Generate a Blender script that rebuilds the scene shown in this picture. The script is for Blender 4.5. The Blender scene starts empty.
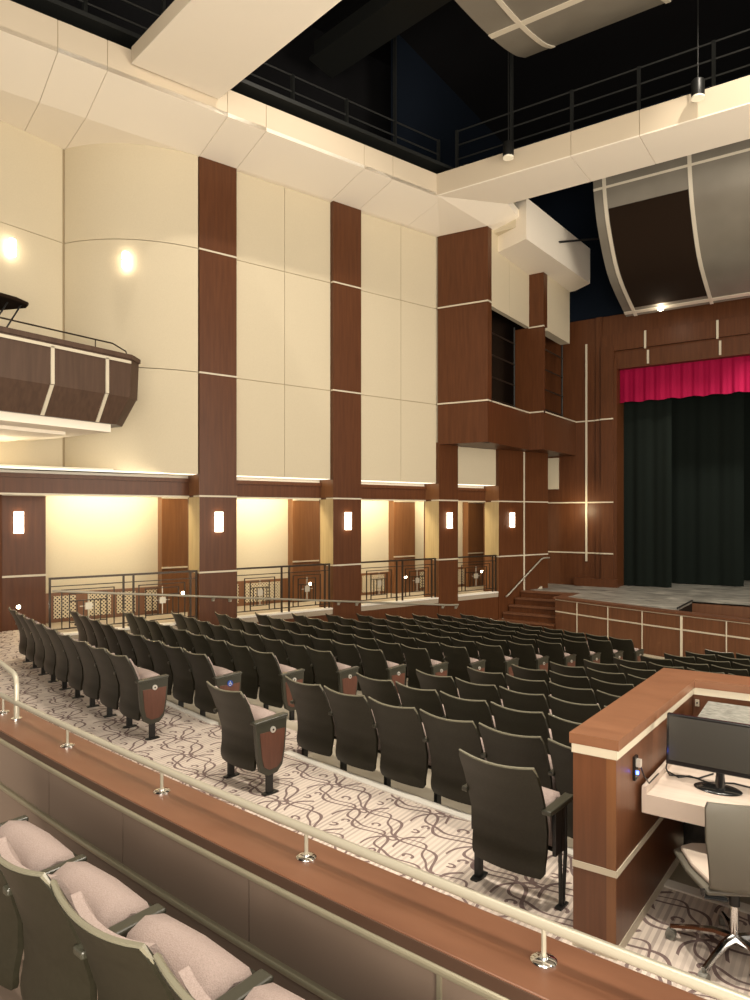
import bpy, math, random
from mathutils import Vector
random.seed(7)
SC = bpy.context.scene
COL = SC.collection
PI = math.pi

# ------------------------------------------------------------------ helpers
class MB:
    def __init__(s): s.v = []; s.f = []
    def add(s, vs, fs):
        k = len(s.v); s.v += [tuple(p) for p in vs]; s.f += [tuple(i + k for i in f) for f in fs]
        return s
    def hexa(s, b, t):
        """bottom ring and top ring of n points each"""
        n = len(b)
        fs = [tuple(reversed(range(n))), tuple(range(n, 2 * n))]
        fs += [(i, (i + 1) % n, n + (i + 1) % n, n + i) for i in range(n)]
        return s.add(list(b) + list(t), fs)
    def prism(s, poly, z0, z1):
        a = sum(poly[i][0] * poly[(i + 1) % len(poly)][1] - poly[(i + 1) % len(poly)][0] * poly[i][1] for i in range(len(poly)))
        if a < 0: poly = poly[::-1]
        return s.hexa([(x, y, z0) for x, y in poly], [(x, y, z1) for x, y in poly])
    def box(s, x0, x1, y0, y1, z0, z1):
        return s.prism([(x0, y0), (x1, y0), (x1, y1), (x0, y1)], min(z0, z1), max(z0, z1))
    def tube(s, path, r, n=8, cap=True):
        P = [Vector(p) for p in path]; m = len(P)
        vs = []; fs = []
        up = None
        for i, p in enumerate(P):
            if i == 0: t = P[1] - P[0]
            elif i == m - 1: t = P[-1] - P[-2]
            else: t = (P[i + 1] - P[i]).normalized() + (P[i] - P[i - 1]).normalized()
            t.normalize()
            if up is None:
                up = Vector((0, 0, 1)) if abs(t.z) < .9 else Vector((1, 0, 0))
            a = t.cross(up); a.normalize(); b = a.cross(t); b.normalize(); up = b
            rr = r[i] if isinstance(r, (list, tuple)) else r
            for k in range(n):
                w = 2 * PI * k / n
                vs.append(p + a * math.cos(w) * rr + b * math.sin(w) * rr)
        for i in range(m - 1):
            for k in range(n):
                k2 = (k + 1) % n
                fs.append((i * n + k, i * n + k2, (i + 1) * n + k2, (i + 1) * n + k))
        if cap:
            fs.append(tuple(range(n - 1, -1, -1))); fs.append(tuple((m - 1) * n + k for k in range(n)))
        return s.add(vs, fs)
    def lathe(s, prof, c, n=20):
        vs = []; fs = []; m = len(prof)
        for r, z in prof:
            for k in range(n):
                w = 2 * PI * k / n
                vs.append((c[0] + r * math.cos(w), c[1] + r * math.sin(w), c[2] + z))
        for i in range(m - 1):
            for k in range(n):
                k2 = (k + 1) % n
                fs.append((i * n + k, i * n + k2, (i + 1) * n + k2, (i + 1) * n + k))
        fs.append(tuple(range(n - 1, -1, -1))); fs.append(tuple((m - 1) * n + k for k in range(n)))
        return s.add(vs, fs)
    def slab(s, fn, nu, nv, thick):
        """closed sheet: fn(u,v)->(point, normal); thick offsets along -normal"""
        vs = []; fs = []
        for side in (0, 1):
            for j in range(nv + 1):
                for i in range(nu + 1):
                    p, nr = fn(i / nu, j / nv)
                    p = Vector(p)
                    vs.append(p - Vector(nr) * thick if side else p)
        W = nu + 1; H = nv + 1; N = W * H
        for j in range(nv):
            for i in range(nu):
                a = j * W + i
                fs.append((a, a + 1, a + W + 1, a + W)); fs.append((N + a, N + a + W, N + a + W + 1, N + a + 1))
        for i in range(nu):
            fs.append((i, N + i, N + i + 1, i + 1)); a = nv * W + i; fs.append((a, a + 1, N + a + 1, N + a))
        for j in range(nv):
            a = j * W; fs.append((a, a + W, N + a + W, N + a)); a = j * W + nu; fs.append((a, N + a, N + a + W, a + W))
        return s.add(vs, fs)
    def build(s, name, mat, parent=None, smooth=False, bevel=0, angle=40):
        me = bpy.data.meshes.new(name)
        off = Vector((0, 0, 0))
        if parent is not None:
            off = wpos(parent)
        me.from_pydata([tuple(Vector(p) - off) for p in s.v], [], s.f)
        me.update()
        me.materials.append(mat)
        if smooth:
            me.polygons.foreach_set('use_smooth', [True] * len(me.polygons))
            me.set_sharp_from_angle(angle=math.radians(angle))
        o = bpy.data.objects.new(name, me); COL.objects.link(o)
        if parent is not None: o.parent = parent
        if bevel:
            m = o.modifiers.new('b', 'BEVEL'); m.width = bevel; m.segments = 2; m.limit_method = 'ANGLE'; m.angle_limit = math.radians(50)
        return o

def wpos(o):
    p = Vector(o.location)
    while o.parent is not None:
        o = o.parent; p = p + Vector(o.location)
    return p

def thing(name, label, cat, loc=(0, 0, 0), group=None, rz=0):
    o = bpy.data.objects.new(name, None); COL.objects.link(o)
    o.location = loc; o.rotation_euler = (0, 0, rz); o.empty_display_size = .1
    o['label'] = label; o['category'] = cat
    if group: o['group'] = group
    return o
def tag(o, label, cat, group=None):
    o['label'] = label; o['category'] = cat
    if group: o['group'] = group
    return o
def struct(o): o['kind'] = 'structure'; return o
def copy_tree(o, parent=None):
    c = o.copy(); COL.objects.link(c); c.parent = parent
    for ch in list(o.children): copy_tree(ch, c)
    return c
def ordinal(n): return ['zeroth', 'first', 'second', 'third', 'fourth', 'fifth', 'sixth', 'seventh', 'eighth', 'ninth', 'tenth', 'eleventh', 'twelfth', 'thirteenth', 'fourteenth', 'fifteenth', 'sixteenth', 'seventeenth', 'eighteenth', 'nineteenth', 'twentieth'][n]

# ------------------------------------------------------------------ materials
def mat(name, col, rough=.5, metal=0, spec=.5, emis=None, es=0, build=None, coat=0):
    m = bpy.data.materials.new(name); m.use_nodes = True
    nt = m.node_tree; b = nt.nodes['Principled BSDF']
    b.inputs['Base Color'].default_value = (*col, 1)
    b.inputs['Roughness'].default_value = rough
    b.inputs['Metallic'].default_value = metal
    b.inputs['Specular IOR Level'].default_value = spec
    if coat: b.inputs['Coat Weight'].default_value = coat; b.inputs['Coat Roughness'].default_value = .15
    if emis: b.inputs['Emission Color'].default_value = (*emis, 1); b.inputs['Emission Strength'].default_value = es
    if build: build(nt, b)
    return m
def noise_mix(c1, c2, scale, vec_scale=(1, 1, 1), detail=4, lo=.3, hi=.7, bump=0, dist=0):
    def f(nt, b):
        N = nt.nodes; L = nt.links
        tc = N.new('ShaderNodeTexCoord'); mp = N.new('ShaderNodeMapping'); mp.inputs['Scale'].default_value = vec_scale
        ns = N.new('ShaderNodeTexNoise'); ns.inputs['Scale'].default_value = scale; ns.inputs['Detail'].default_value = detail
        ns.inputs['Distortion'].default_value = dist
        cr = N.new('ShaderNodeValToRGB'); cr.color_ramp.elements[0].position = lo; cr.color_ramp.elements[1].position = hi
        cr.color_ramp.elements[0].color = (*c1, 1); cr.color_ramp.elements[1].color = (*c2, 1)
        L.new(tc.outputs['Object'], mp.inputs['Vector']); L.new(mp.outputs[0], ns.inputs['Vector'])
        L.new(ns.outputs['Fac'], cr.inputs['Fac']); L.new(cr.outputs[0], b.inputs['Base Color'])
        if bump:
            bp = N.new('ShaderNodeBump'); bp.inputs['Strength'].default_value = bump; bp.inputs['Distance'].default_value = .01
            L.new(ns.outputs['Fac'], bp.inputs['Height']); L.new(bp.outputs[0], b.inputs['Normal'])
    return f
M = {}
M['wood'] = mat('wall_wood', (.15, .05, .02), .4, spec=.3, build=noise_mix((.074, .024, .0078), (.110, .038, .013), 3.0, (6, 6, .4), 5, .25, .75))
M['wood_warm'] = mat('warm_wood', (.25, .09, .035), .35, build=noise_mix((.15, .062, .023), (.21, .09, .035), 3.0, (6, 6, .4), 5, .25, .75))
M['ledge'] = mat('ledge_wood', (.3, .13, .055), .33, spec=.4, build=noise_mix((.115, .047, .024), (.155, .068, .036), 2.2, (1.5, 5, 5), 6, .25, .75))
M['stagewood'] = mat('stage_front_wood', (.2, .08, .035), .4, build=noise_mix((.12, .048, .021), (.17, .071, .032), 3, (6, 6, .4), 6, .3, .7))
M['cream'] = mat('cream_fabric_wall', (.70, .60, .42), .85, spec=.2, build=noise_mix((.56, .49, .355), (.60, .53, .39), 60, (1, 1, 1), 3))
M['plaster'] = mat('cream_plaster', (.88, .81, .69), .8, spec=.2)
M['strip'] = mat('cream_reveal_strip', (.58, .52, .40), .4)
M['joint'] = mat('panel_joint', (.33, .26, .16), .9)
M['white'] = mat('white_and_lit_edge', (.8, .76, .68), .6)
M['dark'] = mat('dark_house_black', (.008, .008, .009), .9, spec=.1)
M['darkblue'] = mat('dark_blue_black', (.006, .010, .018), .9, spec=.1)
M['catwalk'] = mat('catwalk_paint', (.008, .009, .008), .6)
M['grey'] = mat('reflector_grey', (.22, .20, .165), .38, metal=.35, build=noise_mix((.21, .19, .155), (.25, .23, .19), 1.2, (1, 1, 1), 2))
M['greyrib'] = mat('reflector_rib', (.72, .66, .54), .35, metal=.3)
M['grille'] = mat('speaker_cloth', (.016, .009, .005), .95, spec=.12)
M['shell'] = mat('seat_shell', (.045, .041, .028), .42, spec=.32, build=noise_mix((.015, .0135, .0075), (.020, .018, .0105), 60, (1, 1, 1), 2, bump=.03))
M['shellglint'] = mat('seat_edge_glint', (.15, .14, .10), .25, spec=.6)
M['arm'] = mat('armrest_plastic', (.035, .034, .023), .3, spec=.6)
M['fabric'] = mat('seat_fabric', (.46, .36, .31), .9, spec=.2, build=noise_mix((.29, .225, .20), (.37, .295, .265), 220, (1, 1, 1), 2, bump=.3))
M['black'] = mat('black_metal', (.012, .012, .011), .4)
M['endwood'] = mat('end_panel_wood', (.15, .055, .035), .35, build=noise_mix((.095, .036, .022), (.13, .052, .032), 6, (5, 5, .6), 4))
M['silver'] = mat('silver_badge', (.75, .72, .66), .3, metal=.6)
M['blue'] = mat('blue_badge', (.01, .06, .35), .4)
M['rail'] = mat('champagne_rail', (.32, .295, .23), .32, metal=.2)
M['chrome'] = mat('chrome', (.75, .75, .74), .12, metal=1)
M['panel'] = mat('parapet_panel', (.15, .105, .080), .42, spec=.3, build=noise_mix((.185, .138, .106), (.215, .162, .127), 1.2, (1, 1, 1), 3))
M['bead'] = mat('metal_bead', (.36, .33, .235), .32, metal=.5)
M['bronze'] = mat('bronze_railing', (.045, .032, .022), .35, metal=.5)
M['boothwood'] = mat('booth_wood', (.2, .08, .035), .35, build=noise_mix((.10, .037, .0155), (.14, .054, .023), 4, (6, 6, .4), 6, .3, .7))
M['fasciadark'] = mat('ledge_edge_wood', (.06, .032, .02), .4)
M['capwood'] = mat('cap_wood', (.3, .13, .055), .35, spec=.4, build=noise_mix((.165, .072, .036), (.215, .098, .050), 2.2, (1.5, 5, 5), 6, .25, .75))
M['fasciadim'] = mat('darkened_fascia', (.62, .53, .40), .8, spec=.2)  # upright faces darkened in colour so the soffits look lit from below
M['gold'] = mat('pale_gold_side', (.45,.34,.17), .45, spec=.3, build=noise_mix((.40, .30, .15), (.48, .37, .20), 3, (6, 6, .4), 4))
M['balcony'] = mat('balcony_wood', (.08, .045, .03), .45, spec=.3, build=noise_mix((.062, .036, .023), (.09, .052, .034), 3, (6, 6, .4), 5, .25, .75))
M['emblem'] = mat('pewter_emblem', (.55, .50, .40), .4, metal=.5)
M['red'] = mat('red_velvet', (.27, .0, .035), .8, spec=.2)
M['blackcurtain'] = mat('black_velvet', (.0075, .0105, .0085), .95, spec=.1)
M['concrete'] = mat('riser_concrete', (.42, .37, .28), .8, build=noise_mix((.36, .31, .23), (.47, .42, .33), 3))
M['deck'] = mat('stage_deck', (.2, .19, .16), .42, build=noise_mix((.10, .095, .08), (.42, .39, .33), 1.3, (1, 4, 1), 10, .36, .66, dist=1.6))
M['deskwhite'] = mat('desk_laminate', (.60, .50, .42), .4, build=noise_mix((.56, .46, .38), (.64, .54, .46), 3, (1, 8, 1), 4))
M['screen'] = mat('monitor_screen', (.035, .033, .028), .25, spec=.6)
M['bezel'] = mat('monitor_bezel', (.012, .012, .012), .12, spec=.7)
M['case'] = mat('grey_speckled_cover', (.2, .2, .17), .7, build=noise_mix((.10, .10, .085), (.32, .31, .27), 25, (1, 4, 1), 5))
M['chairback'] = mat('office_chair_shell', (.13, .12, .095), .4)
M['chairseat'] = mat('office_chair_seat', (.55, .46, .38), .85)
M['sconce'] = mat('sconce_glass', (1, .9, .75), .5, emis=(1, .80, .58), es=7.5)
M['sconceup'] = mat('upper_sconce_glass', (1, .9, .75), .5, emis=(1, .86, .66), es=10)
M['lamp'] = mat('lamp_lens', (1, 1, 1), .5, emis=(1, .88, .68), es=60)
M['cove'] = mat('underside_glow', (1, 1, 1), .5, emis=(1, .88, .66), es=1.6)
M['led'] = mat('blue_led', (.1, .2, 1), .5, emis=(.05, .12, 1), es=14)
M['frame'] = mat('sconce_frame', (.5, .42, .3), .4, metal=.6)
M['spotlens'] = mat('downlight_lens', (.9, .85, .7), .4, emis=(1, .85, .6), es=.12)

def dotgrille(nt, b):
    N = nt.nodes; L = nt.links
    tc = N.new('ShaderNodeTexCoord'); sp = N.new('ShaderNodeSeparateXYZ'); L.new(tc.outputs['Object'], sp.inputs[0])
    def mth(op, a, bb=None):
        n = N.new('ShaderNodeMath'); n.operation = op
        for i, q in enumerate((a, bb)):
            if q is None: continue
            if isinstance(q, (int, float)): n.inputs[i].default_value = q
            else: L.new(q, n.inputs[i])
        return n.outputs[0]
    h = mth('SUBTRACT', mth('MULTIPLY', sp.outputs['Y'], .954), mth('MULTIPLY', sp.outputs['X'], -.299))
    a = mth('SINE', mth('MULTIPLY', mth('ADD', h, sp.outputs['Z']), 78))
    c = mth('SINE', mth('MULTIPLY', mth('SUBTRACT', h, sp.outputs['Z']), 78))
    g = mth('GREATER_THAN', mth('MULTIPLY', mth('ADD', a, 1), mth('ADD', c, 1)), 1.3)
    mx = N.new('ShaderNodeMix'); mx.data_type = 'RGBA'
    mx.inputs[6].default_value = (.62, .53, .36, 1); mx.inputs[7].default_value = (.03, .015, .008, 1)
    L.new(g, mx.inputs[0]); L.new(mx.outputs[2], b.inputs['Base Color'])
M['mesh'] = mat('perforated_grille', (.6, .5, .35), .6, build=dotgrille)

def carpet(nt, b):
    N = nt.nodes; L = nt.links
    tc = N.new('ShaderNodeTexCoord')
    def mth(op, a, bb=None, c=None):
        n = N.new('ShaderNodeMath'); n.operation = op
        for i, q in enumerate((a, bb, c)):
            if q is None: continue
            if isinstance(q, (int, float)): n.inputs[i].default_value = q
            else: L.new(q, n.inputs[i])
        return n.outputs[0]
    ns = N.new('ShaderNodeTexNoise'); ns.inputs['Scale'].default_value = 1.3; ns.inputs['Detail'].default_value = 1
    L.new(tc.outputs['Object'], ns.inputs['Vector'])
    spn = N.new('ShaderNodeSeparateColor'); L.new(ns.outputs['Color'], spn.inputs[0])
    mp = N.new('ShaderNodeMapping'); mp.inputs['Scale'].default_value = (1 / .58, 1 / .48, 1); mp.inputs['Rotation'].default_value = (0, 0, .62)
    L.new(tc.outputs['Object'], mp.inputs['Vector'])
    sp = N.new('ShaderNodeSeparateXYZ'); L.new(mp.outputs[0], sp.inputs[0])
    x = mth('MULTIPLY_ADD', spn.outputs[0], .3, sp.outputs['X']); y = mth('MULTIPLY_ADD', spn.outputs[1], .3, sp.outputs['Y'])
    row = mth('FLOOR', y)
    x = mth('ADD', x, mth('MULTIPLY', mth('MODULO', mth('ADD', row, 200), 2), .5))
    u = mth('FRACT', x); v = mth('FRACT', y)
    T = 2 * PI
    def sn(q, f, ph): return mth('SINE', mth('MULTIPLY_ADD', q, T * f, ph))
    def near(a, bb, w): return mth('LESS_THAN', mth('ABSOLUTE', mth('SUBTRACT', a, bb)), w)
    def both(a, bb): return mth('MULTIPLY', a, bb)
    def gt(a, bb): return mth('GREATER_THAN', a, bb)
    def lt(a, bb): return mth('LESS_THAN', a, bb)
    def wave(amp, ph, c, w, a2=0, ph2=0):
        e = mth('MULTIPLY_ADD', sn(u, 1, ph), amp, c)
        if a2: e = mth('MULTIPLY_ADD', sn(u, 2, ph2), a2, e)
        return near(v, e, w)
    vine = wave(.16, 0, .28, .024)
    lines = [wave(.12, 1.3, .30, .020, .05, .5), wave(.15, 2.9, .70, .024), wave(.13, 4.3, .68, .018, .05, 1.7),
             both(near(u, mth('MULTIPLY_ADD', sn(v, 1, .6), .10, mth('MULTIPLY_ADD', v, -.45, .72)), .022), both(gt(v, .40), lt(v, .95))),
             both(near(u, mth('MULTIPLY_ADD', sn(v, 1, 3.6), .08, mth('MULTIPLY_ADD', v, -.30, .34)), .020), lt(v, .60))]
    def curl(cx, cy, r, sx):
        du = mth('SUBTRACT', u, cx); dv = mth('SUBTRACT', v, cy)
        rr = mth('SQRT', mth('ADD', mth('MULTIPLY', du, du), mth('MULTIPLY', dv, dv)))
        cut = mth('MULTIPLY', gt(mth('MULTIPLY', du, sx), 0), lt(dv, 0))
        return both(near(rr, r, .018), mth('SUBTRACT', 1, cut))
    lines += [curl(.80, .47, .055, 1), curl(.30, .50, .05, -1), curl(.55, .10, .045, 1), curl(.12, .90, .05, -1)]
    for q in lines: vine = mth('MAXIMUM', vine, q)
    so = N.new('ShaderNodeSeparateXYZ'); L.new(tc.outputs['Object'], so.inputs[0])
    st = mth('GREATER_THAN', mth('SINE', mth('MULTIPLY', so.outputs['X'], 2 * PI / .042)), .1)
    st2 = mth('MULTIPLY_ADD', mth('SINE', mth('MULTIPLY', so.outputs['X'], 2 * PI / .24)), .3, .6)
    m1 = N.new('ShaderNodeMix'); m1.data_type = 'RGBA'
    m1.inputs[6].default_value = (.66, .57, .49, 1); m1.inputs[7].default_value = (.42, .35, .305, 1)
    L.new(mth('MULTIPLY', st, st2), m1.inputs[0])
    m2 = N.new('ShaderNodeMix'); m2.data_type = 'RGBA'; m2.inputs[7].default_value = (.16, .105, .10, 1)
    L.new(mth('MULTIPLY', vine, .92), m2.inputs[0]); L.new(m1.outputs[2], m2.inputs[6])
    L.new(m2.outputs[2], b.inputs['Base Color'])
M['carpet'] = mat('swirl_carpet', (.5, .42, .36), .95, spec=.15, build=carpet)
M['plaincarpet'] = mat('plain_carpet', (.34, .29, .22), .95, spec=.1, build=noise_mix((.3, .25, .19), (.4, .34, .26), 80))

# ------------------------------------------------------------------ frames of reference
TH = math.atan((860 - 375) / 702)
EYE = 0.0
FL = -2.3                                   # cross aisle, side aisle and stage level (eye = 0)
A17 = math.radians(17.4)
U = (math.sin(A17), math.cos(A17)); NN = (U[1], -U[0]); O = (-11.6, 10.2)
def W(t, off): return (O[0] + t * U[0] + off * NN[0], O[1] + t * U[1] + off * NN[1])
def wbox(mb, t0, t1, o0, o1, z0, z1):
    return mb.prism([W(t0, o0), W(t1, o0), W(t1, o1), W(t0, o1)], z0, z1)
CX, CY = 2.28, 43.5                          # centre the seat rows curve about
def pol(R, th): return (CX - R * math.sin(th), CY - R * math.cos(th))
def arc(mb, R0, R1, th0, th1, z0, z1, n=24, zf=None):
    for i in range(n):
        a = th0 + (th1 - th0) * i / n; b = th0 + (th1 - th0) * (i + 1) / n
    vs = []; fs = []
    for i in range(n + 1):
        a = th0 + (th1 - th0) * i / n
        for R, z in ((R0, z0), (R1, z0), (R1, z1), (R0, z1)):
            x, y = pol(R, a); vs.append((x, y, z))
    for i in range(n):
        for k in range(4):
            k2 = (k + 1) % 4
            fs.append((i * 4 + k, (i + 1) * 4 + k, (i + 1) * 4 + k2, i * 4 + k2))
    fs.append((0, 1, 2, 3)); fs.append((n * 4 + 3, n * 4 + 2, n * 4 + 1, n * 4))
    return mb.add(vs, fs)
def proj(x, y, z):
    s, c = math.sin(TH), math.cos(TH); d = -s * x + c * y; l = c * x + s * y
    return (375 + 702 * l / d, 515 - 702 * z / d)

# ------------------------------------------------------------------ floor
def row_q(r): return r - 1
def row_top(r): q = r - 1; return -1.4228 - .1064 * q + .001 * q * q
def row_floor(r): return row_top(r) - .877
def row_R(r): return 40.008 - .8888 * (r - 1)
FRONT = row_floor(13) - .03

fl = MB()
# cross aisle (carpet) between the parapet and the first riser, reaching the wall under the balcony
arc(fl, 39.0, 41.70, .47, -.16, FL - .3, FL, 60)
floor = fl.build('floor', M['carpet']); struct(floor)
mb = MB()
for r in range(2, 14):
    Ro = 39.0 - .8888 * (r - 2); Ri = Ro - .8888 - .01
    tmx = .05
    while tmx < .40:
        x, y = pol(Ro, tmx)
        if (x - O[0]) * NN[0] + (y - O[1]) * NN[1] < .02: break
        tmx += .002
    arc(mb, Ri, Ro, tmx, -.16, row_floor(r) - .3, row_floor(r), 40)
riser = mb.build('riser', M['concrete'], floor)
mb = MB()                                    # flat floor in front of the stage
mb.prism([pol(28.4, .30), pol(28.4, .2), pol(28.4, .1), pol(28.4, 0), pol(28.4, -.14), (8, 19.5), (-9.6, 19.5)], FRONT - .3, FRONT)
mb.build('front_floor', M['plaincarpet'], floor)
mb = MB()                                    # carpeted ramp aisle between left and centre blocks
n = 24
vs = []; fs = []
for i in range(n + 1):
    q = (i / n) * 12.6; R = 39.05 - .8888 * q
    z = FL + .004 if i == 0 else (-1.4228 - .1064 * (q + .5) + .001 * (q + .5) ** 2 - .877 + .035)
    for th in (.2075, .1785 - .0011 * q):
        x, y = pol(R, th); vs.append((x, y, z)); vs.append((x, y, z - .1))
for i in range(n):
    a = i * 4; b = a + 4
    fs += [(a, a + 2, b + 2, b), (a + 1, b + 1, b + 3, a + 3), (a, b, b + 1, a + 1), (a + 2, a + 3, b + 3, b + 2)]
fs += [(0, 1, 3, 2), (n * 4, n * 4 + 2, n * 4 + 3, n * 4 + 1)]
mb.add(vs, fs); mb.build('aisle_ramp', M['carpet'], floor)
for a0, a1 in ((.335, .2096), (.1765, -.15)):
    mb = MB(); arc(mb, 38.96, 39.05, a0, a1, FL - .02, FL + .012, 40); mb.build('nosing', M['white'], floor)
# side aisle platform floor
mb = MB(); mb.prism([W(-9, -2.1), W(13.0, -2.1), W(13.0, -.02), W(-3.0, -.02), W(-3.0, -.4), (-13.2, 6.6), (-13.2, 4.6), (-15.2, 3)], FL - .12, FL - .004)
mb.build('side_aisle_floor', M['plaincarpet'], floor)
# upper tier floor, under the camera
mb = MB(); arc(mb, 41.9, 46, .24, -.2, -2.2, -1.985, 30); mb.build('tier_floor', M['panel'], floor)

# ------------------------------------------------------------------ left wall
wl = MB()
wbox(wl, -9.5, 13.4, -2.3, -2.0, FL, .95)
wall_left = wl.build('wall_left', M['cream']); struct(wall_left)
P = wall_left
def part(name, m, fn, parent=P, **k):
    mb = MB(); fn(mb); return mb.build(name, m, parent, **k)
# side aisle ceiling
part('aisle_ceiling', M['plaster'], lambda m: wbox(m, -6.5, 11.5, -2.0, -.6, .80, .95))
# wainscot and perforated grilles on the back wall
part('wainscot', M['wood_warm'], lambda m: wbox(m, -6, 12.5, -2.0, -1.95, FL, -1.67))
for t0, t1 in ((-2.45, -2.0), (-1.75, -1.25), (-1.12, -.7), (-.48, -.2), (.95, 1.9), (2.1, 3.1), (4.6, 5.6), (5.8, 6.6), (8.0, 8.9), (9.2, 10.2)):
    part('grille', M['mesh'], lambda m: wbox(m, t0, t1, -1.95, -1.93, -2.22, -1.74))
for t0, t1, w in ((-.15, .95, 0), (3.38, 4.4, 0), (6.82, 7.64, 0), (9.9, 12.2, 0)):
    pl = part('pilaster', M['wood_warm'], lambda m: wbox(m, t0, t1, -2.0, -1.75, FL, .80))
    for z in (.385, -1.245):
        mb = MB(); wbox(mb, t0 - .005, t1 + .005, -1.76, -1.735, z, z + .035); mb.build('reveal_strip', M['strip'], pl)
# wide pilaster at the far left with its sconce
pl = part('pilaster', M['wood'], lambda m: wbox(m, -6.5, -2.74, -2.0, -1.35, FL, .80))
for z in (.385, -1.245):
    mb = MB(); wbox(mb, -6.5, -2.73, -1.36, -1.33, z, z + .04); mb.build('reveal_strip', M['strip'], pl)
# header over the side aisle openings
for t0, t1 in ((-6.5, .0), (.87, 3.46), (4.31, 6.98), (7.71, 9.4)):
    h = part('header', M['wood'], lambda m: (wbox(m, t0, t1, -.70, -.55, .42, .80), wbox(m, t0, t1, -.70, -.50, .72, .80)))
    mb = MB(); wbox(mb, t0, t1, -.71, -.535, .385, .42); mb.build('reveal_strip', M['strip'], h)
    mb = MB(); wbox(mb, max(t0, -5), t1, -.50, -.14, .875, .885); mb.build('glowing_underside', M['cove'], h)  # panel underside given its own glow in place of falling light
# piers
def pier(t0, t1, z1, strips, lower=True):
    p = part('pier', M['wood'], lambda m: (wbox(m, t0, t1, -.62, 0, FL - (1.2 if t0 > .5 else .4), .86), wbox(m, t0, t1, -.62, 0, .86, z1)))
    for z in strips:
        mb = MB(); wbox(mb, t0 - .008, t1 + .008, -.3 if z < .8 else -.1, .008, z - .018, z + .018); mb.build('reveal_strip', M['strip'], p)
    mb = MB(); wbox(mb, t0 - .006, t0, -.56, -.004, -1.205, .384); mb.build('side_lining', M['gold'], p)  # pale gold sheet on the pier's near side, between the strips
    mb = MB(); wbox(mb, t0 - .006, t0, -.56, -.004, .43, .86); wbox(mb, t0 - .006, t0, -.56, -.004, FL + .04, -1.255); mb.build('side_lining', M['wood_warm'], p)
    return p
S_ALL = (5.69, 3.05, .406, -1.23)
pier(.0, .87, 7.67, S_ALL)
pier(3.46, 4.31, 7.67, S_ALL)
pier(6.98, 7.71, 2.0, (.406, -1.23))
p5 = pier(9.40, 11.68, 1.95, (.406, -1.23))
mb = MB(); wbox(mb, 10.50, 10.56, -.05, .01, -3.3, 1.93); mb.build('reveal_strip', M['strip'], p5)
# upper cream panels between piers
def upper(t0, t1, z1=7.67, n=2):
    for k in range(n):
        a = t0 + (t1 - t0) * k / n; b = t0 + (t1 - t0) * (k + 1) / n
        g = .006
        for z0, zz in ((.88, 3.04), (3.055, 5.68), (5.695, z1)):
            if zz <= z0: continue
            zt = min(zz, z1)
            part('wall_panel', M['cream'], lambda m: wbox(m, a + g, b - g, -.30, -.12, z0, zt))
    part('panel_backing', M['joint'], lambda m: wbox(m, t0, t1, -.5, -.14, .89, z1))
upper(.87, 3.46); upper(4.31, 7.12)
def up2(m): wbox(m, 7.71, 9.5, -.30, -.12, .88, 1.94)
part('wall_panel', M['cream'], up2)
# curved panel left of the first pier, bulging into the room
import itertools
A0 = (-13.70, 8.40); A1 = (-11.62, 10.17); bul = .36
def curv(tt):
    x = A0[0] + (A1[0] - A0[0]) * tt; y = A0[1] + (A1[1] - A0[1]) * tt
    L = math.hypot(A1[0] - A0[0], A1[1] - A0[1]); nx, ny = (A1[1] - A0[1]) / L, -(A1[0] - A0[0]) / L
    h = bul * (1 - (2 * tt - 1) ** 2)
    return x + nx * h, y + ny * h, nx, ny
for z0, z1 in ((.88, 3.04), (3.055, 5.68), (5.695, 7.67)):
    mb = MB()
    mb.slab(lambda uu, vv: ((curv(uu)[0], curv(uu)[1], z0 + (z1 - z0) * vv), (curv(uu)[2], curv(uu)[3], 0)), 24, 1, .2)
    mb.build('curved_wall_panel', M['cream'], P, smooth=True)
    mb = MB(); mb.prism([(-13.9, -3), (-13.72, -3), (-13.72, 8.36), (-13.9, 8.5)], z0, z1); mb.build('wall_panel', M['cream'], P)
mb = MB(); mb.prism([(-14.2, -3), (-13.74, -3), (-13.74, 8.38), (-12.1, 10.6), (-12.4, 11), (-14.2, 9.5)], .9, 7.9); mb.build('panel_backing', M['joint'], P)
mb = MB(); mb.prism([(-14.2, -3), (-13.9, -3), (-13.9, 7.2), (-14.2, 7.2)], FL, .9); mb.build('lower_wall', M['wood'], P)
mb = MB(); mb.prism([W(-6, -.7), W(0, -.7), W(0, -.3), (-12.3, 9.2), (-13.75, 8.3), (-13.75, 4)], .86, .88); mb.build('panel_soffit', M['plaster'], P)
# curb wall that retains the side aisle above the rake
mb = MB(); wbox(mb, -3.0, 9.42, -.12, -.03, -3.6, FL + .0); mb.build('retaining_wall', M['wood'], P)
for t0, t1 in ((-3.0, 0), (.87, 3.46), (4.31, 6.98), (7.71, 9.4)):
    mb = MB(); wbox(mb, t0, t1, -.24, -.015, FL, FL + .035); mb.build('curb', M['white'], P)  # white strip on the carpet edge, its lit look put into the colour

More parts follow.
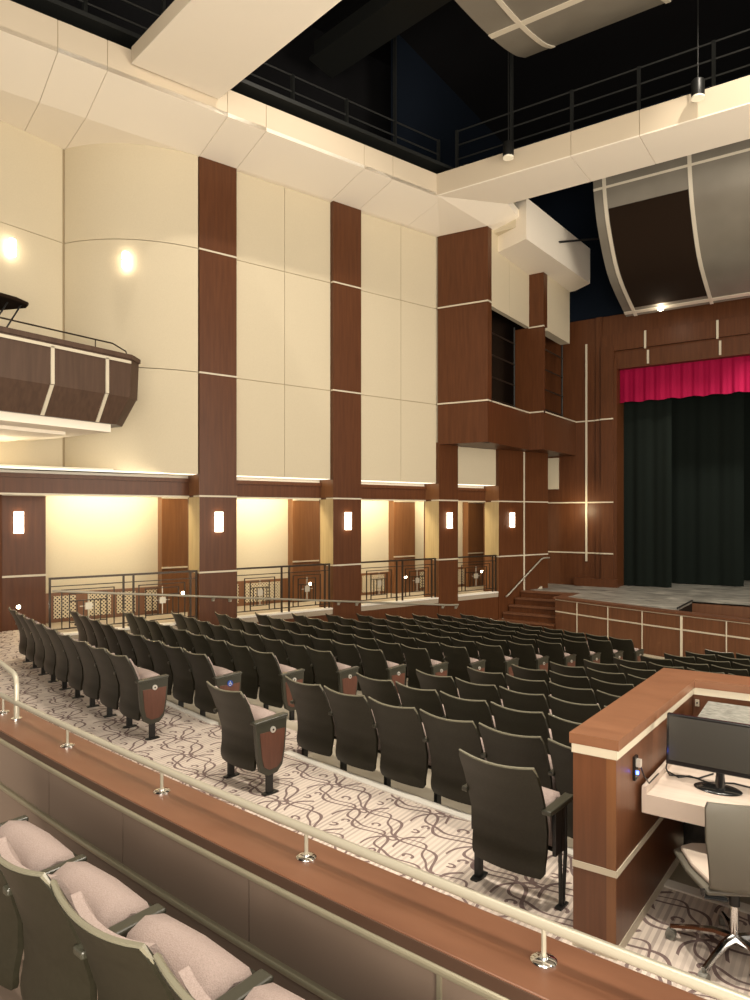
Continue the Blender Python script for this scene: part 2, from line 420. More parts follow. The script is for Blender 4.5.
# ------------------------------------------------------------------ box-boom tower between the wall and the proscenium
wf = MB()
YP = 22.7
wf.box(-9.6, -7.0, YP + .0, YP + .5, FL, 6.35)
wall_front = wf.build('wall_front', M['wood']); struct(wall_front)
Q = wall_front
def fpart(name, m, fn, parent=None, **k):
    mb = MB(); fn(mb); return mb.build(name, m, parent or Q, **k)
XT = -8.12; XU = -7.67; YT = 17.02; YU = 19.84
fpart('tower_face', M['wood'], lambda m: m.prism([(-9.56, 16.88), (-8.14, 17.02), (-8.14, 17.25), (-9.6, 17.25)], 1.94, 7.67))
fpart('tower_face', M['wood'], lambda m: m.box(-8.28, XT, YT, 17.25, 1.94, 7.67))
fpart('tower_header', M['wood'], lambda m: (m.box(-8.28, XT, 17.25, YU, 1.94, 3.05), m.box(-8.6, XU, YU, YU + .12, 1.94, 5.58), m.box(XU - .16, XU, YU + .12, YP, 1.94, 3.05)))
fpart('tower_column', M['wood'], lambda m: m.box(-8.14, XU, YU, YU + .3, 5.58, 7.16))
fpart('tower_panel', M['cream'], lambda m: (m.box(-8.26, XT, 17.25, 18.4, 5.60, 7.9), m.box(-8.26, XT, 18.41, YU + .1, 5.60, 7.9)))
fpart('tower_panel', M['cream'], lambda m: (m.box(XU - .3, XU, YU + .31, 22.1, 5.50, 7.2),))
fpart('tower_floor', M['wood'], lambda m: m.prism([(-9.5, 17.0), (-8.2, 17.1), (-8.2, YU + .05), (XU - .02, YU + .05), (XU - .02, YP), (-9.8, YP), (-9.8, 18)], 1.943, 2.05))
fpart('tower_lining', M['dark'], lambda m: (m.box(-9.9, -9.75, 17.2, YP, 2.0, 7.9), m.box(-9.75, -8.3, 17.26, 17.32, 2.0, 7.9), m.box(-9.75, -8.4, 17.3, YP, 7.0, 7.14)))
fpart('tower_back', M['grille'], lambda m: (m.box(-9.2, -9.1, 18.6, YP, 2.0, 7.0)))
for (a, b, c, z) in ((-9.56, 16.87, 0, 5.69), (-9.56, 16.87, 0, 3.05)):
    fpart('reveal_strip', M['strip'], lambda m: (m.prism([(-9.57, 16.86), (-8.11, 17.0), (-8.11, 17.05), (-9.57, 16.9)], z - .02, z + .02), m.box(-8.14, XT + .012, 17.0, 17.25, z - .02, z + .02)))
fpart('reveal_strip', M['strip'], lambda m: (m.box(-8.14, XT + .012, 17.2, YU, 3.03, 3.07), m.box(-8.14, XU + .012, YU - .012, YU + .1, 3.03, 3.07), m.box(XU - .02, XU + .012, YU, YP, 3.03, 3.07)))
fpart('reveal_strip', M['strip'], lambda m: m.box(-8.14, XU + .01, YU - .012, YU + .05, 5.56, 5.60))
# lighting pipes standing in the two dark openings
def pipes(label, x, y0, y1, nz):
    t = thing('pipe_ladder', label, 'lighting pipe', (x, (y0 + y1) / 2, 2.06))
    for k in range(nz):
        z = 3.25 + k * .62
        mb = MB(); mb.tube([(x, y0, z), (x, y1, z)], .022, 6); mb.build('rung', M['bronze'], t)
    for y in (y0 + .08, y1 - .08):
        mb = MB(); mb.tube([(x, y, 2.06), (x, y, 5.6)], .028, 6); mb.build('upright', M['catwalk'], t)
pipes('dark lighting pipes inside the nearer wall opening beside the stage', -8.5, 17.4, 19.7, 4)
pipes('dark lighting pipes inside the opening nearest the proscenium', -8.0, 20.0, 22.4, 4)

# proscenium: left jamb in three steps, header in three steps
fpart('jamb', M['wood'], lambda m: (m.box(-7.0, -6.81, YP - .06, YP + .5, FL, 6.35)))
fpart('jamb', M['wood'], lambda m: (m.box(-6.81, -6.42, YP - .14, YP + .5, FL, 5.35), m.box(-6.42, -6.34, YP - .05, YP + .9, FL, 4.95)))
fpart('header_band', M['wood'], lambda m: (m.box(-7.0, 9, YP + .0, YP + .5, 5.72, 6.35)))
fpart('header_band', M['wood'], lambda m: (m.box(-6.81, 9, YP - .10, YP + .5, 5.2, 5.72)))
fpart('header_band', M['wood'], lambda m: (m.box(-6.42, 9, YP + .04, YP + .6, 4.64, 5.2)))
fpart('plinth', M['wood'], lambda m: (m.box(-7.66, -6.28, YP - .2, YP + .0, FL, FL + .26)))
fpart('reveal_strip', M['strip'], lambda m: m.box(-7.35, -7.29, YP - .03, YP + .01, -1.5, 5.55))
fpart('reveal_strip', M['strip'], lambda m: (m.box(-9.0, -7.0, YP - .025, YP, .386, .426), m.box(-7.0, -6.78, YP - .085, YP - .05, .386, .426), m.box(-6.83, -6.42, YP - .165, YP - .13, .386, .426)))
fpart('reveal_strip', M['strip'], lambda m: (m.box(-9.0, -7.0, YP - .025, YP, -1.25, -1.21), m.box(-7.0, -6.78, YP - .085, YP - .05, -1.25, -1.21), m.box(-6.83, -6.42, YP - .165, YP - .13, -1.25, -1.21)))
fpart('reveal_strip', M['strip'], lambda m: (m.box(-7.67, -7.0, YP - .025, YP, 3.03, 3.07), m.box(-7.0, -6.78, YP - .085, YP - .05, 3.03, 3.07), m.box(-6.83, -6.42, YP - .165, YP - .13, 3.03, 3.07)))
for x in (-5.46, -3.43, -1.4, .6, 2.6, 4.6, 6.6):
    fpart('reveal_strip', M['strip'], lambda m: (m.box(x - .03, x + .03, YP - .13, YP - .10, 5.15, 5.70), m.box(x + .02, x + .08, YP + .01, YP + .04, 4.70, 5.12)))
fpart('wall_panel', M['cream'], lambda m: m.box(-8.62, -8.24, YP - .05, YP, .86, 1.9))
# black stage house
fpart('stage_house', M['dark'], lambda m: (m.box(-12, 10, 29.5, 29.7, FL, 12), m.box(-12, -11.8, YP + .5, 29.5, FL, 12), m.box(9.8, 10, YP + .5, 29.5, FL, 12), m.box(-12, 10, YP + .5, 29.7, 8, 8.2), m.box(8.9, 10, YP, YP + .5, FL, 6.35)))

# ------------------------------------------------------------------ ceiling
ce = MB()
OB = 1.33; tC = 5.66
zs, zf, zt = 7.66, 7.91, 8.46
# sloping soffit along the left wall
pts_w = [W(-12, 0), W(tC + 2.2, 0)]
def quad(mb, a, b, c, d, za, zb, zc, zd, th=.08):
    mb.hexa([(a[0], a[1], za), (b[0], b[1], zb), (c[0], c[1], zc), (d[0], d[1], zd)],
            [(a[0], a[1], za + th), (b[0], b[1], zb + th), (c[0], c[1], zc + th), (d[0], d[1], zd + th)])
seg = [-13, -3.16, -2.33, 0.0, .87, 3.40, 4.25, tC + .2]
for a, b in zip(seg, seg[1:]):
    g = .005
    if b <= 0: wbox(ce, a + g, b - g, -4.2, 0, zs, zs + .08)
    quad(ce, W(a + g, 0), W(a + g, OB), W(b - g, OB), W(b - g, 0), zs, zf, zf, zs)
ceiling = ce.build('ceiling', M['plaster']); struct(ceiling)
def cpart(name, m, fn, parent=None, **k):
    mb = MB(); fn(mb); return mb.build(name, m, parent or ceiling, **k)
cpart('soffit_joint', M['joint'], lambda m: wbox(m, -13, 0, -4.2, .1, zs + .03, zs + .07))
cpart('soffit', M['plaster'], lambda m: wbox(m, .0, 7.0, -.6, .01, zs + .002, zs + .1))
cpart('soffit_joint', M['joint'], lambda m: quad(m, W(-13, .1), W(-13, OB - .01), W(tC, OB - .01), W(tC, .1), zs + .03, zf + .03, zf + .03, zs + .03, .04))
seg = [-13, -3.16, -2.33, .0, .87, 3.40, 4.25, tC]
for a, b in zip(seg, seg[1:]):
    cpart('fascia', M['fasciadim'], lambda m: wbox(m, a + .006, b - .006, OB - .12, OB, zf, zt))
cpart('fascia_joint', M['joint'], lambda m: wbox(m, -13, tC - .02, OB - .11, OB - .01, zf + .01, zt - .01))
# flat soffit at the corner over the tower
cn = W(tC, OB); YB0 = cn[1]; YB1 = 16.62
c0 = W(tC + .2, 0); c1 = W(tC + .2, OB)
def corner(m):
    A = (*c0, zs); A2 = (*W(tC + .2, OB), zf); B = (cn[0] + .02, YB0, zf); C_ = (-7.37, YB1, zf); D = (-7.39, 17.35, zf - .08); E = (-8.12, 17.75, zs + .02); F_ = (*W(7.0, .02), zs); G = (-8.12, 17.0, zs)
    for tri in ((A, A2, F_), (A2, B, F_), (B, C_, G), (C_, D, G), (D, E, G), (B, G, F_)):
        m.hexa(list(tri), [(x, y, z + .2) for x, y, z in tri])
cpart('soffit', M['plaster'], corner)
# lateral beam in front of the proscenium
xs = [-8.66, -5.25, -3.79, -1.0, 1.8, 4.6, 8.0]
for a, b in zip(xs, xs[1:]):
    cpart('beam', M['plaster'], lambda m: m.prism([(a + .006, YB0), (b - .006, YB0), (b - .006, YB1), (max(a, -7.37) + .006, YB1)], zf, zf + .03))
    cpart('fascia', M['fasciadim'], lambda m: m.prism([(a + .006, YB0), (b - .006, YB0), (b - .006, YB0 + .1), (a + .006, YB0 + .1)], zf + .03, zt))
cpart('beam_core', M['joint'], lambda m: m.prism([(-8.6, YB0 + .02), (8, YB0 + .02), (8, YB1 - .02), (-7.3, YB1 - .02)], zf + .02, zt - .02))
# beam crossing the room near the camera
b0 = (-10.85, 7.95); b1 = (-10.37, 9.60); dx, dy = .98, -.20
def bm(m):
    e0 = (b0[0] + dx * 12, b0[1] + dy * 12); e1 = (b1[0] + dx * 12, b1[1] + dy * 12)
    s0 = (b0[0] - .0, b0[1]); m.prism([s0, e0, e1, b1], *zz)
zz = (8.17, 8.19); cpart('cross_beam', M['plaster'], bm)
zz = (8.19, 8.47); cpart('cross_beam_side', M['fasciadim'], bm)
# box duct beam running to the proscenium
cpart('duct_beam', M['plaster'], lambda m: (m.prism([(-8.13, 17.66), (-7.12, 17.2), (-6.87, 21.65), (-7.5, 22.1), (-8.13, 22.1)], 7.16, 8.24)))
cpart('duct_beam', M['cream'], lambda m: (m.prism([(-8.13, 17.4), (-7.45, 17.36), (-7.45, 17.6), (-8.13, 17.8)], 7.6, 8.6)))
# dark house above
cpart('upper_void', M['dark'], lambda m: m.box(-16, 10, -3, 29.5, 12.8, 13))
cpart('upper_void_wall', M['dark'], lambda m: m.prism([W(-14, -1.6), W(9, -1.6), W(9, -1.4), W(-14, -1.4)], 8.0, 12.9))
cpart('upper_void_wall', M['darkblue'], lambda m: (m.box(-12, 10, 22.9, 23.0, 6.3, 12.9), m.box(-10.2, -10.1, 15.5, 23, 7.9, 12.9)))
cpart('upper_void_deck', M['dark'], lambda m: wbox(m, -14, 6.4, -1.5, OB - .14, 8.38, 8.44))

# catwalks in the void
def catwalk(label, p0, p1, z, n, extra=0):
    t = thing('catwalk', label, 'catwalk', ((p0[0] + p1[0]) / 2, (p0[1] + p1[1]) / 2, z))
    L = math.hypot(p1[0] - p0[0], p1[1] - p0[1]); ux, uy = (p1[0] - p0[0]) / L, (p1[1] - p0[1]) / L; nx, ny = -uy, ux
    mb = MB(); mb.prism([p0, p1, (p1[0] + nx * .8, p1[1] + ny * .8), (p0[0] + nx * .8, p0[1] + ny * .8)], z - .08, z); mb.build('walkway', M['catwalk'], t)
    for h in (.36, .72, 1.08):
        mb = MB(); mb.tube([(*p0, z + h), (*p1, z + h)], .022, 6); mb.build('rail', M['catwalk'], t)
    for k in range(n + 1):
        x = p0[0] + (p1[0] - p0[0]) * k / n; y = p0[1] + (p1[1] - p0[1]) * k / n
        mb = MB(); mb.box(x - .035, x + .035, y - .035, y + .035, z - .05, z + (3.6 if k % 4 == 1 else 1.1)); mb.build('post', M['catwalk'], t)
catwalk('dark catwalk with railings along the left side of the ceiling void', W(6.4, .6), W(-4, .6), 8.75, 7)
catwalk('dark catwalk with railings above the beam before the stage', (-8.5, 16.0), (6.5, 16.0), 8.75, 10)
t = thing('truss_beam', 'dark overhead beam crossing the ceiling void', 'beam', (-6, 13, 11.2))
mb = MB(); mb.prism([(-11, 13.3), (6, 10.3), (6, 10.8), (-11, 13.8)], 11.1, 11.6); mb.build('beam_web', M['catwalk'], t)
mb = MB(); mb.prism([(-11, 13.1), (6, 10.1), (6, 11.0), (-11, 14.0)], 11.05, 11.1); mb.build('beam_flange', M['catwalk'], t)

# hanging downlights in front of the beam
def downlight(x, y, z, label):
    t = thing('downlight', label, 'ceiling light', (x, y, z), 'cylinder downlights')
    mb = MB(); mb.lathe([(.11, .03), (.125, .03), (.125, .34), (.11, .36)], (x, y, z), 20); mb.build('housing', M['black'], t, smooth=True)
    mb = MB(); mb.lathe([(.10, .0), (.125, .0), (.125, .04), (.10, .04)], (x, y, z), 20); mb.build('lens', M['spotlens'], t, smooth=True)
    mb = MB(); mb.tube([(x, y, z + .34), (x, y, 12.8)], .012, 6); mb.build('stem', M['black'], t)
downlight(-6.62, 14.95, 8.16, 'black cylinder downlight hanging near the inner beam corner')
downlight(-2.62, 14.95, 8.18, 'black cylinder downlight hanging above the right part of the beam')

# ------------------------------------------------------------------ reflectors
def reflector(name, label, prof, xa, xb, ribs, bandat, dark=None, lamp=None):
    t = thing(name, label, 'ceiling panel', ((xa + xb) / 2, prof[0][0], prof[0][1]))
    def interp(v):
        k = v * (len(prof) - 1); i = min(int(k), len(prof) - 2); f = k - i
        return prof[i][0] + (prof[i + 1][0] - prof[i][0]) * f, prof[i][1] + (prof[i + 1][1] - prof[i][1]) * f
    def nrm(v):
        a = interp(max(0, v - .05)); b = interp(min(1, v + .05)); dy, dz = b[0] - a[0], b[1] - a[1]; L = math.hypot(dy, dz)
        return dz / L, -dy / L
    def sh(x0, x1, v0, v1, lift, th):
        def f(uu, vv):
            v = v0 + (v1 - v0) * vv; y, z = interp(v); ny, nz = nrm(v)
            s = 1 if (ny < 0 or nz < 0) else -1
            if nz > 0: ny, nz = -ny, -nz
            return (x0 + (x1 - x0) * uu, y + ny * lift, z + nz * lift), (0, ny, nz)
        mb = MB(); mb.slab(f, 2, 18, th); return mb
    sh(xa, xb, 0, 1, 0, .08).build('shell', M['grey'], t, smooth=True)
    for x in ribs: sh(x - .045, x + .045, 0, 1, .02, .05).build('rib', M['greyrib'], t, smooth=True)
    for v in bandat: sh(xa, xb, v - .012, v + .012, .015, .04).build('band', M['greyrib'], t, smooth=True)
    if dark: sh(dark[0], dark[1], dark[2], dark[3], .01, .03).build('speaker_cloth', M['grille'], t, smooth=True)
    return t
def smooth_prof(pts, n=18):
    out = []
    m = len(pts)
    for i in range(n + 1):
        k = i / n * (m - 1); a = min(int(k), m - 2); f = k - a
        p0 = pts[max(a - 1, 0)]; p1 = pts[a]; p2 = pts[a + 1]; p3 = pts[min(a + 2, m - 1)]
        out.append(tuple(.5 * ((2 * p1[j]) + (-p0[j] + p2[j]) * f + (2 * p0[j] - 5 * p1[j] + 4 * p2[j] - p3[j]) * f * f + (-p0[j] + 3 * p1[j] - 3 * p2[j] + p3[j]) * f ** 3) for j in (0, 1)))
    return out
pr = smooth_prof([(18.3, 8.75), (18.42, 8.2), (18.8, 7.45), (19.7, 6.55), (21.45, 5.9)])
XR = -5.73
r1 = reflector('stage_reflector', 'curved grey metallic reflector panel with cream ribs above the proscenium', pr, XR, 6, [XR + .28, -3.40, -1.1, 1.2, 3.5], [.14, .965], (XR + .34, -3.46, .33, .93))
mb = MB(); mb.lathe([(.045, 0), (.06, .01), (.06, .06), (.04, .08)], (-4.68, 21.1, 5.84), 16); mb.build('spot_lamp', M['lamp'], r1)
pr2 = smooth_prof([(8.6, 9.1), (10.0, 8.82), (10.67, 8.8), (12.05, 8.96), (13.1, 9.2), (13.7, 9.45)])
reflector('ceiling_cloud', 'curved grey ceiling cloud with cream joint lines at top of view', pr2, -5.7, 6, [-5.1, -2.9], [.6])
t = thing('lighting_bar', 'thin dark pipe sticking out beside the cream duct beam', 'pipe', (-6.9, 19.6, 7.75))
mb = MB(); mb.tube([(-7.0, 19.3, 7.72), (-6.2, 20.4, 8.0)], .03, 8); mb.build('pipe', M['black'], t)
mb = MB(); mb.lathe([(.05, 0), (.05, .02)], (-7.0, 19.3, 7.70), 10); mb.build('flange', M['black'], t)

# ------------------------------------------------------------------ balcony box on the left wall
bal = thing('balcony', 'wood panelled box balcony with cream underside on the left wall', 'balcony', (-12.2, 5, 1.5))
xf = -10.72; ye = 7.84
mb = MB()
mb.hexa([(-13.72, 0, 2.1), (xf - .02, 0, 2.1), (xf - .02, ye, 2.1), (xf - .22, ye + .3, 2.1), (-13.72, ye + .3, 2.1)],
        [(-13.72, 0, 2.78), (xf, 0, 2.78), (xf, ye, 2.78), (xf - .2, ye + .32, 2.78), (-13.72, ye + .32, 2.78)])
mb.build('upper_front', M['balcony'], bal)
mb = MB()
mb.hexa([(-13.72, 0, 1.62), (xf - .22, 0, 1.62), (xf - .22, ye - .15, 1.62), (xf - .42, ye + .12, 1.62), (-13.72, ye + .12, 1.62)],
        [(-13.72, 0, 2.1), (xf - .02, 0, 2.1), (xf - .02, ye - .02, 2.1), (xf - .22, ye + .28, 2.1), (-13.72, ye + .28, 2.1)])
mb.build('lower_front', M['balcony'], bal)
mb = MB(); mb.box(-13.72, xf - .3, 0, ye - .2, 1.48, 1.62); mb.build('underside', M['plaster'], bal)
mb = MB(); mb.box(-13.72, xf - .9, 0, ye - .7, 1.42, 1.48); mb.build('underside_panel', M['plaster'], bal)
mb = MB(); mb.prism([(xf - .1, 0), (xf + .03, 0), (xf + .03, ye + .01), (xf - .19, ye + .35), (xf - .3, ye + .3), (xf - .1, ye)], 2.78, 2.86); mb.build('cap', M['balcony'], bal)
mb = MB(); mb.box(xf, xf + .015, 0, ye, 2.70, 2.75); mb.build('reveal_strip', M['strip'], bal)
for y in (4.2, 5.28, 6.36, 7.36):
    mb = MB(); mb.box(xf - .01, xf + .015, y - .03, y + .03, 2.11, 2.72); mb.build('reveal_strip', M['strip'], bal)
    mb = MB(); mb.hexa([(xf - .24, y - .08, 1.62), (xf - .2, y - .08, 1.62), (xf - .2, y - .02, 1.62), (xf - .24, y - .02, 1.62)],
                       [(xf - .04, y - .03, 2.1), (xf - .0, y - .03, 2.1), (xf - .0, y + .03, 2.1), (xf - .04, y + .03, 2.1)]); mb.build('reveal_strip', M['strip'], bal)
mb = MB(); mb.tube([(xf - .1, 0, 3.02), (xf - .1, ye - .3, 3.02), (xf - .35, ye + .15, 3.0), (xf - .35, ye + .2, 2.86)], .014, 6); mb.build('guard_rail', M['bronze'], bal)
for y in (1, 3, 5.2, 7.2):
    mb = MB(); mb.tube([(xf - .1, y, 2.84), (xf - .1, y, 3.02)], .010, 6); mb.build('rail_post', M['bronze'], bal)
# dark shelf with struts standing in the balcony
sh = thing('music_stand', 'dark desk top on slanted struts standing in the balcony', 'stand', (-11.6, 5.8, 2.1))
mb = MB(); mb.prism([(-12.3, 4.6), (-11.2, 4.7), (-11.3, 6.1), (-11.42, 6.36), (-11.6, 6.42), (-12.2, 6.2)], 3.49, 3.56); mb.build('desk_top', M['grille'], sh, bevel=.03)
for dyy in (0, -.22):
    mb = MB(); mb.tube([(-11.5, 6.27 + dyy, 3.5), (-11.5, 5.88 + dyy, 2.80), (-11.5, 5.86 + dyy, 2.1)], .014, 8); mb.build('strut', M['black'], sh)

# ------------------------------------------------------------------ sconces and step lights
def sconce(x, y, ang, label, z=-.15, h=.43, w=.175):
    t = thing('wall_sconce', label, 'wall light', (x, y, z), 'glowing rectangular wall sconces')
    c, s = math.cos(ang), math.sin(ang)                 # ang: direction of the outward normal
    def pt(a, b): return (x + c * b - s * a, y + s * b + c * a)
    mb = MB(); mb.prism([pt(-w / 2, .0), pt(w / 2, .0), pt(w / 2, .02), pt(-w / 2, .02)], z - h / 2 + .02, z + h / 2 - .02); mb.build('back_plate', M['frame'], t)
    mb = MB()
    poly = [pt(-w / 2, .02), pt(-w / 2, .06), pt(-w / 4, .09), pt(w / 4, .09), pt(w / 2, .06), pt(w / 2, .02)]
    mb.prism(poly, z - h / 2, z + h / 2); mb.build('shade', M['sconce'], t)
    for dz in (-.3 * h, .34 * h):
        mb = MB(); mb.prism([pt(-w / 2 - .004, .02), pt(-w / 2 - .004, .064), pt(-w / 4, .095), pt(w / 4, .095), pt(w / 2 + .004, .064), pt(w / 2 + .004, .02)], z + dz - .005, z + dz + .005); mb.build('band', M['frame'], t)
an = math.atan2(NN[1], NN[0])
for tt, off, lab in ((-3.25, -1.35, 'glowing rectangular sconce on the wide wood pilaster at far left'),
                     (.43, 0, 'glowing rectangular sconce on the first tall pier from left'),
                     (3.88, 0, 'glowing rectangular sconce on the second tall pier from left'),
                     (7.35, 0, 'glowing rectangular sconce on the pier below the projecting wood tower'),
                     (9.95, 0, 'glowing rectangular sconce on the wide pier beside the stage steps')):
    x, y = W(tt, off); sconce(x, y, an, lab)
def upsconce(x, y, z, ang, label):
    t = thing('wall_sconce', label, 'wall light', (x, y, z), 'upper wall sconces')
    c, s = math.cos(ang), math.sin(ang); cx, cy = x + c * .1, y + s * .1
    mb = MB(); mb.lathe([(.05, -.17), (.07, -.15), (.07, .15), (.05, .17)], (cx, cy, z), 14); mb.build('shade', M['sconceup'], t, smooth=True)
    mb = MB(); mb.lathe([(.075, -.01), (.075, .01)], (cx, cy, z), 14); mb.build('band', M['frame'], t)
    mb = MB(); mb.tube([(x, y, z), (cx, cy, z)], .02, 8); mb.build('bracket', M['frame'], t)
q = curv(.5)
upsconce(q[0] - .02, q[1] + .0, 5.22, math.atan2(q[3], q[2]), 'bright upper wall sconce on the curved cream wall')
upsconce(-13.72, 7.25, 5.22, 0, 'bright upper wall sconce at left edge on the flat cream wall')
def steplight(x, y, z, ang, label):
    t = thing('step_light', label, 'step light', (x, y, z), 'small round step lights')
    c, s = math.cos(ang), math.sin(ang)
    mb = MB(); mb.tube([(x, y, z), (x + c * .02, y + s * .02, z)], .05, 14); mb.build('bezel', M['frame'], t)
    mb = MB(); mb.tube([(x + c * .02, y + s * .02, z), (x + c * .03, y + s * .03, z)], .032, 14); mb.build('lens', M['lamp'], t)
for tt, off, lab in ((-3.25, -1.35, 'tiny bright step light low on the far left pilaster'), (.35, -1.75, 'tiny bright step light behind the first railing'),
                     (3.9, -1.75, 'tiny bright step light behind the second railing'), (7.25, -1.75, 'tiny bright step light behind the third railing'), (10.5, -1.75, 'tiny bright step light behind the railing nearest the stage')):
    x, y = W(tt, off); steplight(x, y, -1.84, an, lab)

# ------------------------------------------------------------------ railings between the piers
def railing(p0, p1, label, mods):
    t = thing('railing', label, 'railing', ((p0[0] + p1[0]) / 2, (p0[1] + p1[1]) / 2, FL), 'bronze railings of the side aisle')
    L = math.hypot(p1[0] - p0[0], p1[1] - p0[1]); ux, uy = (p1[0] - p0[0]) / L, (p1[1] - p0[1]) / L
    zb = FL + .035
    def bar(mb, a, b, z0, z1, w=.012):
        mb.prism([(p0[0] + ux * a - uy * w, p0[1] + uy * a + ux * w), (p0[0] + ux * b - uy * w, p0[1] + uy * b + ux * w),
                  (p0[0] + ux * b + uy * w, p0[1] + uy * b - ux * w), (p0[0] + ux * a + uy * w, p0[1] + uy * a - ux * w)], z0, z1)
    mb = MB(); bar(mb, 0, L, FL + 1.08, FL + 1.12, .03); mb.build('top_rail', M['bronze'], t)
    mb = MB(); bar(mb, 0, L, FL + .94, FL + .958); bar(mb, 0, L, zb + .09, zb + .11); mb.build('cross_rail', M['bronze'], t)
    # end posts and paired posts between modules
    ml = L / mods
    edges = [0]
    for k in range(1, mods): edges += [k * ml - .1, k * ml + .1]
    edges += [L - .16, L - .03]
    for e in edges:
        mb = MB(); bar(mb, e, e + .035, zb, FL + 1.08, .018); mb.build('post', M['bronze'], t)
    for k in range(mods):
        a = k * ml + .22; b = (k + 1) * ml - .26; w = b - a; mid = (a + b) / 2
        mb = MB()
        # outer frame open at the foot, nested inner frame
        for (i0, i1, zt_) in ((a, b, FL + .88), (a + .14, b - .14, FL + .80)):
            bar(mb, i0, i0 + .018, zb + .1, zt_); bar(mb, i1 - .018, i1, zb + .1, zt_); bar(mb, i0, i1, zt_ - .018, zt_)
        for f in (.28, .40, .60, .72):
            e = a + w * f; bar(mb, e, e + .014, zb + .2, FL + .66)
        bar(mb, a + .14, b - .14, FL + .64, FL + .66); bar(mb, a + .14, b - .14, zb + .2, zb + .216)
        mb.build('motif', M['bronze'], t)
        mb = MB(); bar(mb, mid - .008, mid + .008, zb + .22, FL + .82, .01); bar(mb, mid - .16, mid + .16, FL + .53, FL + .545, .01); mb.build('cross_bar', M['emblem'], t)
        mb = MB(); bar(mb, mid - .065, mid + .065, FL + .47, FL + .60, .022); mb.build('emblem', M['emblem'], t)
railing(W(-2.98, -.06), W(-.02, -.10), 'bronze art deco railing at far left, before the perforated grilles', 2)
railing(W(.89, -.10), W(3.42, -.10), 'bronze art deco railing between the first and second tall piers', 2)
railing(W(4.33, -.10), W(6.94, -.10), 'bronze art deco railing between second tall pier and tower pier', 2)
railing(W(7.73, -.10), W(9.38, -.10), 'bronze art deco railing nearest the stage, below the tower', 1)
# sloping wall handrail beside the raked seats
hr = thing('handrail', 'long pale metal handrail sloping along the wood retaining wall', 'handrail', (*W(2, .1), -2.4))
za, zb_ = -1.42, -2.52
def hz(t_): return za + (zb_ - za) * (t_ + 2.95) / (7.6 + 2.95)
mb = MB(); mb.tube([(*W(t_, .10), hz(t_)) for t_ in (-2.95, 0, 2.5, 5, 7.3)] + [(*W(7.62, .10), hz(7.62) + .02)], .024, 10); mb.build('rail', M['rail'], hr, smooth=True)
for t_ in (.3, .7, 3.6, 4.15, 7.1, 7.6):
    mb = MB(); mb.tube([(*W(t_, .10), hz(t_)), (*W(t_, .085), hz(t_) - .05), (*W(t_, .01), hz(t_) - .07)], .012, 8); mb.lathe([(.035, -.03), (.035, .03)], (*W(t_, .02), hz(t_) - .07), 10); mb.build('bracket', M['rail'], hr)
hr2 = thing('handrail', 'short pale handrail climbing beside the stage steps', 'handrail', (*W(10.4, .1), -2))
pa = W(9.62, .10); pb = W(11.3, .10)
mb = MB(); mb.tube([(*W(9.60, .10), -2.42), (*W(9.66, .1), -2.40), (*W(11.22, .10), -1.38), (*W(11.34, .10), -1.34), (*W(11.62, .1), -1.34)], .024, 10); mb.build('rail', M['rail'], hr2, smooth=True)
for t_, z in ((9.85, -2.27), (11.1, -1.45)):
    mb = MB(); mb.tube([(*W(t_, .10), z), (*W(t_, .08), z - .05), (*W(t_, .01), z - .06)], .012, 8); mb.build('bracket', M['rail'], hr2)

# ------------------------------------------------------------------ stage
stg = thing('stage', 'stage platform with wood panelled curved front and scuffed grey deck', 'stage', (-3, 19, FRONT))
edge = [(-7.02, 19.05), (-5.59, 18.44), (-4.23, 17.92), (-3.03, 17.52), (-1.96, 17.18), (-.5, 16.85), (1.0, 16.65), (2.28, 16.6), (5, 16.9), (8, 17.8)]
def off_edge(d): return [(x, y + d) for x, y in edge]
deck = MB()
e2 = off_edge(.32)
deck.prism(e2[:3] + [(-3.68, 18.1), (-3.68, 20.2), (-3.68, 26), (-9.5, 26), (-9.5, 21.3), (-8.0, 20.3), (-7.0, 20.3)], FL - .05, FL)
deck.box(-3.68, 9, 20.2, 29.4, FL - .05, FL)
deck.box(-9.5, -3.68, 26, 29.4, FL - .05, FL)
deck.prism([(5, 17.3), (8.2, 18.2), (9, 20.2), (5, 20.2)], FL - .05, FL)
deck.build('deck', M['deck'], stg)
mb = MB()
for a, b, c, d in zip(edge, edge[1:], e2[1:], e2):
    mb.prism([(a[0], a[1] - .04), (b[0], b[1] - .04), (c[0], c[1]), (d[0], d[1])], FL - .05, FL + .006)
mb.prism([(-7.06, 19.0), (-6.75, 18.95), (-6.75, 20.3), (-7.06, 20.3)], FL - .05, FL + .008)
mb.build('edge_nosing', M['ledge'], stg)
mb = MB()
for a, b in zip(edge, edge[1:]):
    mb.prism([a, b, (b[0], b[1] + .15), (a[0], a[1] + .15)], FRONT, FL - .05)
mb.box(-7.02, -6.88, 19.05, 22, FRONT, FL - .05)
mb.build('front_panel', M['stagewood'], stg)
def lerp_edge(x):
    for a, b in zip(edge, edge[1:]):
        if a[0] <= x <= b[0]:
            f = (x - a[0]) / (b[0] - a[0]); return a[1] + (b[1] - a[1]) * f
    return edge[-1][1]
mb = MB()
for a, b in zip(edge, edge[1:]):
    mb.prism([(a[0], a[1] - .015), (b[0], b[1] - .015), (b[0], b[1] + .01), (a[0], a[1] + .01)], -2.71, -2.675)
    mb.prism([(a[0], a[1] - .012), (b[0], b[1] - .012), (b[0], b[1] + .01), (a[0], a[1] + .01)], FL - .075, FL - .055)
    mb.prism([(a[0], a[1] - .02), (b[0], b[1] - .02), (b[0], b[1] + .01), (a[0], a[1] + .01)], FRONT, FRONT + .05)
mb.build('reveal_strip', M['strip'], stg)
